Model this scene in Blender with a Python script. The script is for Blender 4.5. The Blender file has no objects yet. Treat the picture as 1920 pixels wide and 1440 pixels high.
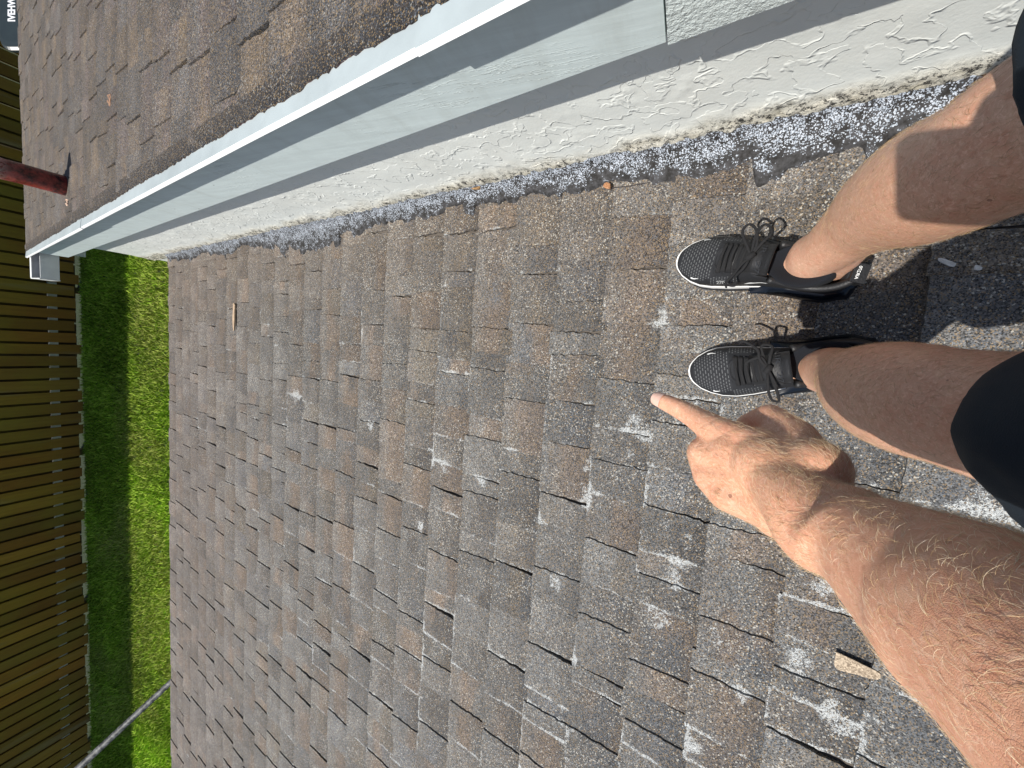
import bpy, math, random
import numpy as np
from mathutils import Vector, Matrix, Euler
random.seed(7); RNG = np.random.default_rng(7)
SC = bpy.context.scene; COL = SC.collection
R = math.radians
# ------------------------------------------------------------------ camera, sky, sun, exposure
F_PX = 789.7
M = np.array([[-0.92192, -0.06883, -0.38122], [-0.09827, 0.99345, 0.05828], [0.37471, 0.09119, -0.92265]])
PITCH = R(13.962); TP = math.tan(PITCH); CP = math.cos(PITCH); SP = math.sin(PITCH); H = 1.0103
cd = bpy.data.cameras.new("camera"); cam = bpy.data.objects.new("camera", cd); COL.objects.link(cam)
cd.sensor_width = 36; cd.lens = F_PX / 1920 * 36; cd.clip_start = 0.004; cd.clip_end = 500
cam.matrix_world = Matrix(((M[0][0], -M[1][0], -M[2][0], 0), (M[0][1], -M[1][1], -M[2][1], 0), (M[0][2], -M[1][2], -M[2][2], 0), (0, 0, 0, 1)))
SC.camera = cam
SUN = Vector((0.334, 0.378, 1.0)).normalized()          # towards the sun
w = bpy.data.worlds.new("World"); SC.world = w; w.use_nodes = True
wn = w.node_tree; sky = wn.nodes.new('ShaderNodeTexSky'); sky.sky_type = 'NISHITA'; sky.sun_disc = False
sky.sun_elevation = math.asin(SUN.z); sky.sun_rotation = math.atan2(SUN.x, SUN.y)
bg = wn.nodes['Background']; bg.inputs[1].default_value = 0.080; wn.links.new(sky.outputs[0], bg.inputs[0])
sl = bpy.data.lights.new("sun", 'SUN'); sl.energy = 4.8; sl.angle = R(0.53); sl.color = (1.0, 0.955, 0.89)
so = bpy.data.objects.new("sun", sl); COL.objects.link(so); so.rotation_euler = SUN.to_track_quat('Z', 'Y').to_euler(); so.location = (3, 3, 8)
SC.view_settings.view_transform = 'Standard'; SC.view_settings.look = 'None'; SC.view_settings.exposure = 0.26; SC.view_settings.gamma = 1
SC.render.engine = 'CYCLES'
# ------------------------------------------------------------------ helpers
def ray(x, y):
    d = M.T @ np.array([(x - 960) / F_PX, (y - 720) / F_PX, 1.0]); return d
def at(x, y, d):                                         # a point seen along a direction, d metres away
    v = ray(x, y); return v / np.linalg.norm(v) * d
def on_roof(x, y, n=0.0):
    d = ray(x, y); h = H - n / CP; return d * (-h / (d[2] + TP * d[0]))
def rp(s, t, n=0.0, h=0.0):                              # roof coordinates (down-slope, along eave, normal) -> world
    s = np.asarray(s, float); t = np.asarray(t, float); n = np.asarray(n, float)
    return np.stack(np.broadcast_arrays(s * CP + n * SP, t, -H + h - s * SP + n * CP), -1)
def hsh(a, b, c, seed):
    n = (a * 374761393 + b * 668265263 + c * 2147483647 * 0 + c * 1274126177 + seed * 362437) & 0xFFFFFFFF
    n = ((n ^ (n >> 13)) * 1274126177) & 0xFFFFFFFF; n = n ^ (n >> 16)
    return (n & 0xFFFF) / 65535.0
def vnoise(p, seed=0):
    p = np.asarray(p, float); 
    if p.shape[-1] == 2: p = np.concatenate([p, np.zeros(p.shape[:-1] + (1,))], -1)
    i = np.floor(p).astype(np.int64); f = p - i; f = f * f * (3 - 2 * f); r = 0
    for dx in (0, 1):
        for dy in (0, 1):
            for dz in (0, 1):
                wgt = (f[..., 0] if dx else 1 - f[..., 0]) * (f[..., 1] if dy else 1 - f[..., 1]) * (f[..., 2] if dz else 1 - f[..., 2])
                r = r + wgt * hsh(i[..., 0] + dx, i[..., 1] + dy, i[..., 2] + dz, seed)
    return r
def fbm(p, seed=0, o=4):
    r = 0; a = .5; s = 0; p = np.asarray(p, float)
    for k in range(o): r = r + a * vnoise(p * 2 ** k + 17 * k, seed + k); s += a; a *= .5
    return r / s
def sm(a, b, x): t = np.clip((np.asarray(x, float) - a) / (b - a), 0, 1); return t * t * (3 - 2 * t)
def mesh(name, V, Fc, mat=None, parent=None, smooth=False, attrs=None, uv=None):
    me = bpy.data.meshes.new(name); V = np.asarray(V, float)
    me.from_pydata([tuple(v) for v in V] if len(V) < 200 else V.tolist(), [], Fc if isinstance(Fc, list) else Fc.tolist())
    if attrs:
        for k, a in attrs.items():
            a = np.asarray(a, float)
            if a.ndim == 2:
                if a.shape[1] == 3: a = np.concatenate([a, np.ones((len(a), 1))], 1)
                at_ = me.attributes.new(k, 'FLOAT_COLOR', 'POINT'); at_.data.foreach_set('color', a.ravel())
            else:
                at_ = me.attributes.new(k, 'FLOAT', 'POINT'); at_.data.foreach_set('value', a)
    if smooth: me.polygons.foreach_set('use_smooth', [True] * len(me.polygons))
    me.update(); o = bpy.data.objects.new(name, me); COL.objects.link(o)
    if mat: me.materials.append(mat)
    if parent: o.parent = parent
    return o
class MB:
    def __init__(s): s.v = []; s.f = []; s.a = {}; s.n = 0
    def add(s, V, Fc, **at_):
        V = np.asarray(V, float); s.v.append(V); s.f += [tuple(int(i) + s.n for i in q) for q in Fc]
        for k, x in at_.items():
            x = np.asarray(x, float); x = np.broadcast_to(x, (len(V),) + (x.shape[-1:] if x.ndim and x.shape[-1] in (3,) else ())) if x.ndim < 2 and x.shape != (len(V),) else x
            s.a.setdefault(k, []).append(np.array(x))
        s.n += len(V)
    def box(s, P, ax, ay, az, **k):                      # P corner + 3 edge vectors
        P = np.array(P, float); ax, ay, az = map(lambda q: np.array(q, float), (ax, ay, az))
        V = [P, P + ax, P + ax + ay, P + ay, P + az, P + ax + az, P + ax + ay + az, P + ay + az]
        Fc = [(0, 3, 2, 1), (4, 5, 6, 7), (0, 1, 5, 4), (1, 2, 6, 5), (2, 3, 7, 6), (3, 0, 4, 7)]
        if np.dot(np.cross(ax, ay), az) < 0: Fc = [q[::-1] for q in Fc]
        s.add(V, Fc, **k)
    def tube(s, pts, rad, seg=8, flat=1.0, **k):
        pts = np.array(pts, float); n = len(pts); rad = np.broadcast_to(rad, (n,)); T = np.gradient(pts, axis=0)
        T /= np.linalg.norm(T, axis=1)[:, None] + 1e-12; up = np.array([0.02, 0.05, 1.0])
        if abs(T[0] @ up) > .9: up = np.array([1.0, 0.1, 0])
        V = []; B = up - (up @ T[0]) * T[0]; B /= np.linalg.norm(B)
        for i in range(n):
            B = B - (B @ T[i]) * T[i]; B /= np.linalg.norm(B); C = np.cross(T[i], B)
            for j in range(seg):
                a = 2 * math.pi * j / seg; V.append(pts[i] + rad[i] * (math.cos(a) * C + flat * math.sin(a) * B))
        Fc = [(i * seg + j, i * seg + (j + 1) % seg, (i + 1) * seg + (j + 1) % seg, (i + 1) * seg + j) for i in range(n - 1) for j in range(seg)]
        Fc += [tuple(range(seg))[::-1], tuple((n - 1) * seg + j for j in range(seg))]; s.add(V, Fc, **k)
    def build(s, name, mat=None, parent=None, smooth=False):
        return mesh(name, np.concatenate(s.v), s.f, mat, parent, smooth, {k: np.concatenate(x) for k, x in s.a.items()})
def empty(name, loc, label, cat, group=None, kind=None):
    o = bpy.data.objects.new(name, None); COL.objects.link(o); o.location = loc; o.empty_display_size = .1
    return tag(o, label, cat, group, kind)
def tag(o, label=None, cat=None, group=None, kind=None):
    if label: o['label'] = label
    if cat: o['category'] = cat
    if group: o['group'] = group
    if kind: o['kind'] = kind
    return o
def under(root, *objs):                                  # parent world-space meshes to an empty that has a location
    for o in objs:
        o.parent = root; o.matrix_parent_inverse = Matrix.Translation(-root.location)
def catmull(P, n=8):
    P = np.array(P, float); P = np.vstack([2 * P[0] - P[1], P, 2 * P[-1] - P[-2]]); out = []
    for i in range(1, len(P) - 2):
        for k in range(n):
            t = k / n; out.append(.5 * ((2 * P[i]) + (-P[i - 1] + P[i + 1]) * t + (2 * P[i - 1] - 5 * P[i] + 4 * P[i + 1] - P[i + 2]) * t * t + (-P[i - 1] + 3 * P[i] - 3 * P[i + 1] + P[i + 2]) * t ** 3))
    out.append(P[-2]); return np.array(out)
# ------------------------------------------------------------------ material helpers
class NT:
    def __init__(s, name):
        s.m = bpy.data.materials.new(name); s.m.use_nodes = True; s.t = s.m.node_tree; s.b = s.t.nodes['Principled BSDF']; s.co = None
    def N(s, typ, ins=None, **pr):
        n = s.t.nodes.new(typ)
        for k, v_ in pr.items(): setattr(n, k, v_)
        for k, v_ in (ins or {}).items(): s.put(n.inputs[k], v_)
        return n
    def put(s, sock, v_):
        if isinstance(v_, bpy.types.NodeSocket): s.t.links.new(v_, sock)
        elif isinstance(v_, bpy.types.Node): s.t.links.new(v_.outputs[0], sock)
        else:
            if hasattr(sock.default_value, '__len__') and len(sock.default_value) == 4 and len(v_) == 3: v_ = (*v_, 1)
            sock.default_value = v_
    def obj(s):
        if not s.co: s.co = s.N('ShaderNodeTexCoord').outputs['Object']
        return s.co
    def map(s, scale, rot=(0, 0, 0), vec=None):
        return s.N('ShaderNodeMapping', {'Vector': vec or s.obj(), 'Scale': scale, 'Rotation': rot}).outputs[0]
    def noise(s, sc, det=3, rough=.55, vec=None, dist=0): return s.N('ShaderNodeTexNoise', {'Vector': vec or s.obj(), 'Scale': sc, 'Detail': det, 'Roughness': rough, 'Distortion': dist}).outputs[0]
    def vor(s, sc, vec=None, feature='F1', out='Color', rnd=1.0):
        n = s.N('ShaderNodeTexVoronoi', {'Vector': vec or s.obj(), 'Scale': sc, 'Randomness': rnd}, feature=feature); return n.outputs[out]
    def math(s, op, a, b=0.0, c=None, clamp=False):
        n = s.N('ShaderNodeMath', operation=op, use_clamp=clamp); s.put(n.inputs[0], a); s.put(n.inputs[1], b)
        if c is not None: s.put(n.inputs[2], c)
        return n.outputs[0]
    def ramp(s, v_, a, b, lo=0.0, hi=1.0): return s.N('ShaderNodeMapRange', {'Value': v_, 'From Min': a, 'From Max': b, 'To Min': lo, 'To Max': hi}).outputs[0]
    def mix(s, f, a, b, mode='MIX'):
        n = s.N('ShaderNodeMix', data_type='RGBA', blend_type=mode); s.put(n.inputs[0], f); s.put(n.inputs[6], a); s.put(n.inputs[7], b); return n.outputs[2]
    def attr(s, nm, out='Fac'): return s.N('ShaderNodeAttribute', attribute_name=nm).outputs[out]
    def sep(s, v_): return s.N('ShaderNodeSeparateColor', {'Color': v_}).outputs
    def bump(s, hgt, dist=.002, st=1.0, nrm=None):
        n = s.N('ShaderNodeBump', {'Height': hgt, 'Distance': dist, 'Strength': st})
        if nrm: s.put(n.inputs['Normal'], nrm)
        return n.outputs[0]
    def done(s, col=None, rough=.7, nrm=None, metal=None, spec=None, **k):
        if col is not None: s.put(s.b.inputs['Base Color'], col)
        s.put(s.b.inputs['Roughness'], rough)
        if nrm is not None: s.put(s.b.inputs['Normal'], nrm)
        if metal is not None: s.put(s.b.inputs['Metallic'], metal)
        if spec is not None: s.put(s.b.inputs['Specular IOR Level'], spec)
        for a, b in k.items(): s.put(s.b.inputs[a.replace('_', ' ')], b)
        return s.m
def plain(name, col, rough=.6, var=.12, sc=40, bump=.0004, **k):
    n = NT(name); nz = n.noise(sc, 4)
    f = n.ramp(nz, .3, .7, 1 - var, 1 + var)
    c = n.mix(1.0, col, n.N('ShaderNodeCombineColor', {'Red': f, 'Green': f, 'Blue': f}), 'MULTIPLY')
    return n.done(c, rough, n.bump(n.noise(sc * 6, 3), bump), **k)
def mat_shingle(name, gold=(0.38, 0.27, 0.15), flecks=0.62):
    n = NT(name); col = n.attr('col', 'Color'); lich = n.attr('lichen'); wear = n.attr('edge')
    v1 = n.sep(n.vor(520)); v2 = n.sep(n.vor(400)); nz = n.noise(850, 2, .7)
    b = n.math('MULTIPLY', n.ramp(v1[0], 0, 1, .10, 1.72), n.ramp(n.sep(n.vor(230))[1], 0, 1, .66, 1.24)); c = n.mix(1.0, col, n.N('ShaderNodeCombineColor', {'Red': b, 'Green': b, 'Blue': b}), 'MULTIPLY')
    c = n.mix(n.math('MULTIPLY', n.math('GREATER_THAN', v1[1], .84), .62), c, gold)                      # tan granules
    c = n.mix(n.math('MULTIPLY', n.math('GREATER_THAN', v1[2], .90), .6), c, (0.13, 0.16, 0.20))        # blue grey granules
    fl = n.math('GREATER_THAN', n.math('MULTIPLY', v2[0], n.ramp(n.noise(9, 3), .3, .7, .90, 1.02)), .925)
    c = n.mix(n.math('MULTIPLY', fl, flecks), c, (0.72, 0.70, 0.62))
    blot = n.noise(14, 4, .6); c = n.mix(n.ramp(blot, .35, .75, .0, .35), c, (0.065, 0.062, 0.06))
    # pale lichen / scuffed edges with ragged outline
    rag = n.math('ADD', n.math('MULTIPLY', n.noise(240, 4, .8, dist=.8), .6), n.math('MULTIPLY', n.noise(42, 3, .6), .4)); web = n.math('ABSOLUTE', n.math('SUBTRACT', n.noise(200, 3, .6, dist=1.0), .5))
    lm = n.math('MULTIPLY', n.math('GREATER_THAN', n.math('ADD', n.math('MULTIPLY', lich, .50), n.math('MULTIPLY', rag, 1.5)), 1.06), n.ramp(web, .01, .10, 1.0, .0))
    c = n.mix(lm, c, n.mix(n.ramp(nz, .3, .7), (0.44, 0.48, 0.49), (0.80, 0.82, 0.80)))
    hgt = n.math('ADD', n.math('MULTIPLY', v1[0], .8), n.math('MULTIPLY', nz, .7)); hgt = n.math('ADD', hgt, n.math('MULTIPLY', rag, .7))
    return n.done(c, n.ramp(v1[1], 0, 1, .45, .95), n.bump(hgt, .0022, .9), spec=.4)
MAT = {}
MAT['shingle'] = mat_shingle('asphalt shingle'); MAT['shingle_up'] = mat_shingle('brown asphalt shingle', (0.36, 0.25, 0.12), .35)
def mat_stucco():
    n = NT('painted stucco'); base = n.attr('base')
    v = n.N('ShaderNodeVectorMath', operation='ADD'); n.put(v.inputs[0], n.obj()); n.put(v.inputs[1], n.N('ShaderNodeVectorMath', {0: n.N('ShaderNodeTexNoise', {'Vector': n.obj(), 'Scale': 12.0, 'Detail': 3.0}).outputs['Color'], 1: (.09, .09, .09)}, operation='MULTIPLY').outputs[0])
    ve = n.N('ShaderNodeTexNoise', {'Vector': v.outputs[0], 'Scale': 17.0, 'Detail': 2.5, 'Roughness': .5}).outputs[0]
    ridge = n.ramp(n.math('ABSOLUTE', n.math('SUBTRACT', ve, .5)), 0, .036, 1, 0)
    ridge = n.math('MULTIPLY', ridge, n.ramp(n.noise(22, 2), .47, .56)); plate = n.ramp(ve, .5, .515, 0, .55)
    fine = n.noise(160, 4, .6); crust = n.noise(90, 6, .75)
    hg = n.math('ADD', n.math('ADD', ridge, plate), n.math('MULTIPLY', fine, .35)); hg = n.math('ADD', hg, n.math('MULTIPLY', n.math('MULTIPLY', crust, base), 3.2))
    c = n.mix(n.ramp(n.noise(7, 6, .7), .30, .7), (0.80, 0.82, 0.77), (0.73, 0.76, 0.72))
    c = n.mix(n.math('MULTIPLY', n.ramp(n.noise(4, 5, .7), .45, .75), .35), c, (0.60, 0.60, 0.54)); c = n.mix(n.math('MULTIPLY', base, .9), c, n.mix(n.ramp(n.noise(30, 5, .7), .35, .65), (0.84, 0.80, 0.68), (0.50, 0.45, 0.33)))
    dk = n.math('MULTIPLY', n.ramp(n.noise(70, 6, .85), .50, .56), n.ramp(base, .35, .8)); c = n.mix(dk, c, (0.035, 0.033, 0.03))
    return n.done(c, .75, n.bump(hg, .0015, .9), spec=.3)
MAT['stucco'] = mat_stucco()
def mat_fascia(name='weathered painted board', col=(0.57, 0.65, 0.645)):
    n = NT(name); g = n.noise(1.0, 4, .6, vec=n.map((6, 60, 60), (0, PITCH, 0)))
    c = n.mix(n.ramp(g, .35, .7), col, tuple(x * 1.13 for x in col)); c = n.mix(n.ramp(n.noise(1, 5, .7, vec=n.map((14, 5, 3))), .5, .75, 0, .45), c, (0.42, 0.46, 0.43)); c = n.mix(n.ramp(n.noise(3, 5, .7), .5, .8, 0, .35), c, (0.40, 0.46, 0.45))
    sp = n.math('GREATER_THAN', n.sep(n.vor(45))[0], .985); c = n.mix(n.math('MULTIPLY', sp, n.math('LESS_THAN', n.vor(45, out='Distance'), .13)), c, (0.12, 0.11, 0.10))
    cr = n.ramp(n.math('ABSOLUTE', n.math('SUBTRACT', n.noise(1, 5, .6, vec=n.map((3.5, 40, 40), (0, PITCH, 0))), .5)), 0, .012, 1, 0); cr = n.math('MULTIPLY', cr, n.ramp(n.noise(2.2, 2), .5, .58))
    return n.done(c, .62, n.bump(n.math('ADD', n.math('MULTIPLY', g, .5), cr), .0012, .8))
MAT['fascia'] = mat_fascia()
MAT['trim'] = plain('bright painted metal', (0.88, 0.89, 0.88), .38, .04, 8, .0002)
MAT['trim_top'] = plain('grey painted metal', (0.40, 0.455, 0.465), .42, .10, 9, .0003)  # flange metal, a darker grey than the lip
MAT['white'] = plain('white paint', (0.72, 0.73, 0.71), .5, .05, 20, .0005)
def mat_tar():
    n = NT('tar with pale granules'); wv = n.attr('w'); v = n.N('ShaderNodeTexVoronoi', {'Vector': n.map((1, 1, 1), (0.4, .3, .2)), 'Scale': 400.0}); s = n.sep(v.outputs['Color'])
    v3 = n.N('ShaderNodeTexVoronoi', {'Vector': n.obj(), 'Scale': 240.0}); s3 = n.sep(v3.outputs['Color'])
    dens = n.math('ADD', wv, n.ramp(n.noise(30, 5, .7), .34, .66, -.55, .55))
    g = n.math('MULTIPLY', n.math('LESS_THAN', s[0], dens), n.math('LESS_THAN', v.outputs['Distance'], n.ramp(s[1], 0, 1, .34, .62)))
    g2 = n.math('MULTIPLY', n.math('LESS_THAN', s3[0], n.math('MULTIPLY', dens, .7)), n.math('LESS_THAN', v3.outputs['Distance'], .45)); g = n.math('MAXIMUM', g, g2)
    c = n.mix(g, n.mix(n.ramp(n.noise(60, 4, .7), .35, .7), (0.016, 0.015, 0.014), (0.075, 0.075, 0.08)), n.mix(s[2], (0.22, 0.255, 0.30), (0.52, 0.56, 0.62)))
    hg = n.math('ADD', n.math('MULTIPLY', g, 1.0), n.math('MULTIPLY', n.noise(60, 4), 1.2))
    return n.done(c, n.ramp(g, 0, 1, .75, .85), n.bump(hg, .0016, 1.0), spec=.25)
MAT['tar'] = mat_tar()
# ------------------------------------------------------------------ ground, lawn
GZ = -3.35
g_ = NT('lawn soil'); gm = g_.done(g_.mix(g_.ramp(g_.noise(3, 5), .3, .7), (0.012, 0.022, 0.006), (0.02, 0.035, 0.008)), .9, g_.bump(g_.noise(25, 5, .7), .03))
n = 40; V = []; Fc = []
xs = np.concatenate([[-300, -60, -20], np.linspace(-8, 20, 36), [60, 300]]); yy = np.concatenate([[-300, -60], np.linspace(-15, 20, 36), [60, 300]])
gx, gy = np.meshgrid(xs, yy, indexing='ij'); V = np.stack([gx, gy, GZ + 0 * gx], -1).reshape(-1, 3); ny = len(yy)
ground = mesh('ground', V, [(i * ny + j, (i + 1) * ny + j, (i + 1) * ny + j + 1, i * ny + j + 1) for i in range(len(xs) - 1) for j in range(ny - 1)], gm); tag(ground, kind='structure')
def on_ground(x, y): d = ray(x, y); return d * (GZ / d[2])
FX = 8.17                                                 # fence plane
def grass():
    N_ = 230000; x = RNG.uniform(4.4, FX + .02, N_); y = RNG.uniform(-2.6, 9.0, N_)
    k = np.ones(N_, bool); x, y = x[k], y[k]; N_ = len(x)
    cl = fbm(np.stack([x * 1.6, y * 1.6], -1), 3, 4); dry = sm(.52, .75, fbm(np.stack([x * .9 + 9, y * .9], -1), 9, 3))
    h = RNG.uniform(.03, .068, N_) * (.7 + .6 * cl); wd = RNG.uniform(.0045, .009, N_); a = RNG.uniform(0, 2 * np.pi, N_); lean = RNG.uniform(.1, 1.1, N_) * h; b = RNG.uniform(0, 2 * np.pi, N_)
    P = np.stack([x, y, np.full(N_, GZ)], -1); D = np.stack([np.cos(a), np.sin(a), 0 * a], -1) * wd[:, None]; L = np.stack([np.cos(b) * lean, np.sin(b) * lean, h], -1)
    V = np.stack([P - D, P + D, P + L * .55 + D * .8, P + L * .55 - D * .8, P + L * np.array([1.15, 1.15, .95])], 1).reshape(-1, 3)
    base = np.arange(N_) * 5; Fc = [q for b_ in base.tolist() for q in ((b_, b_ + 1, b_ + 2, b_ + 3), (b_ + 3, b_ + 2, b_ + 4))]
    r = RNG.random(N_)[:, None]; c = np.array([.20, .42, .012]) * (1 - r) + np.array([.50, .66, .08]) * r; c = c * (.45 + .95 * cl[:, None]) * RNG.uniform(.45, 1.25, N_)[:, None]; dr = (dry * (RNG.random(N_) < .7))[:, None]; c = c * (1 - .6 * dr) + np.array([.42, .42, .12]) * dr * .6
    m = NT('grass blades'); mt = m.done(m.attr('col', 'Color'), .7, spec=.12)
    tb = m.N('ShaderNodeBsdfTranslucent', {'Color': m.attr('col', 'Color')}); mx = m.N('ShaderNodeMixShader', {0: .06, 1: m.b.outputs[0], 2: tb.outputs[0]}); m.t.links.new(mx.outputs[0], m.t.nodes['Material Output'].inputs[0])
    return mesh('grass', V, Fc, mt, attrs={'col': np.repeat(c, 5, 0)})
gr = grass(); tag(gr, 'short bright green lawn grass between eave and fence', 'grass', kind='stuff')
# ------------------------------------------------------------------ fence
def fence():
    n = NT('weathered fence timber'); t = n.attr('tone'); g = n.noise(1, 5, .6, vec=n.map((30, 30, 2.2))); col = n.attr('col', 'Color')
    c = n.mix(n.ramp(g, .3, .7, 0, .5), col, (0.17, 0.08, 0.008)); c = n.mix(n.ramp(n.noise(1.3, 4), .45, .75, 0, .5), c, (0.26, 0.24, 0.02)); c = n.mix(n.ramp(n.noise(1, 3, vec=n.map((5, 5, .5))), .6, .8, 0, .5), c, (0.34, 0.30, 0.18))
    m = n.done(c, .8, n.bump(g, .003, .8)); top = GZ + 3.57  # unseen upper height raised so the fence shadow reaches across the lawn
    root = empty('fence', (FX, 0, GZ), 'tall weathered brown board fence in shade behind the lawn', 'fence')
    A = MB(); y = -6.0; bw = .136; gap = .032
    while y < 9.5:
        z1 = top + random.uniform(-.015, .015); z0 = GZ + .03 + random.uniform(0, .075); cc = random.choice([(.33, .175, .016), (.37, .20, .022), (.29, .17, .018), (.35, .16, .016), (.31, .18, .024)]); k = random.uniform(.6, 1.15)
        x0 = FX + random.uniform(-.003, .003); wb = bw + random.uniform(-.014, .008); dg = .04
        V = [(x0, y, z0), (x0, y + wb, z0), (x0, y + wb, z1 - dg), (x0, y + wb - dg, z1), (x0, y + dg, z1), (x0, y, z1 - dg)]; V += [(a + .019, b, c_) for a, b, c_ in V]
        Fc = [(0, 1, 2, 3, 4, 5)[::-1], (6, 7, 8, 9, 10, 11)] + [(i, (i + 1) % 6, (i + 1) % 6 + 6, i + 6) for i in range(6)]
        A.add(V, Fc, col=np.array([[q * k for q in cc]] * 12)); y += wb + gap
    a = A.build('front_boards', m); B = MB(); y = -6.084
    while y < 9.5:                                        # dark boards added on the far side keep the gaps dark and stop light
        B.box((FX + .062, y, GZ + .06), (.018, 0, 0), (0, .145, 0), (0, 0, top - .02 - GZ - .06), col=np.array([[.05, .035, .015]] * 8)); y += .168
    b = B.build('back_boards', m); rails = []
    for z in (GZ + .27, GZ + 1.15, GZ + 2.1, GZ + 3.1):
        c_ = MB(); c_.box((FX + .0205, -6, z), (.04, 0, 0), (0, 15.6, 0), (0, 0, .09), col=np.array([[.75, .80, .75]] * 8)); rails.append(c_.build('rail', m))
    for yp in np.arange(-5.2, 9.6, 2.4):
        c_ = MB(); c_.box((FX + .082, yp, GZ - .3), (.09, 0, 0), (0, .09, 0), (0, 0, top - GZ + .28), col=np.array([[.10, .08, .04]] * 8)); rails.append(c_.build('post', m))
    under(root, a, b, *rails)
fence()
# ------------------------------------------------------------------ the house
house = empty('house', (0, -.46, GZ), 'house with two shingled roof levels and pale stucco wall', 'house')
E_LOW = 3.385 / CP; WALL = -.46
def palette(s, t, r, up=False):
    if up: P = [(.150, .118, .092), (.122, .104, .088), (.165, .126, .090), (.130, .120, .114), (.098, .088, .082), (.140, .112, .102)]
    else:
        P = [(.128, .130, .130), (.112, .120, .130), (.142, .130, .112), (.168, .134, .108), (.092, .090, .088), (.152, .156, .156), (.122, .122, .120), (.130, .128, .124), (.156, .128, .108)]
    n = len(P); k = int(r * n) % n; return np.array(P[k])
PATCH = [on_roof(*q) for q in [(1250, 990), (1290, 1012), (830, 870), (1185, 850), (1195, 785), (965, 835), (1100, 872), (1232, 1165), (1345, 1190), (1270, 1065), (1650, 1350), (1600, 1372), (1560, 1340), (1600, 1140), (1545, 1100), (1725, 955), (1830, 940), (1905, 960), (1480, 860), (1045, 1090), (1010, 975), (1215, 820), (1110, 930), (905, 905), (1240, 600), (1390, 1300), (1500, 1230), (700, 800), (790, 985), (560, 740), (1080, 1230), (1300, 1395)]]
PATCH = [(p[0] / CP, p[1], .016 + .020 * ((i * 7) % 5) / 4) for i, p in enumerate(PATCH)]
def blobs(S, T):
    r = np.zeros_like(S)
    for i, (s_, t_, w_) in enumerate(PATCH):
        if abs(S.mean() - s_) < .3 and abs(T.mean() - t_) < .3: r = np.maximum(r, np.exp(-(((S - s_) / (w_ * (.7 + .5 * (i % 3) / 2))) ** 2 + ((T - t_) / (w_ * (1.4 - .5 * (i % 4) / 3))) ** 2)))
    return r
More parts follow.
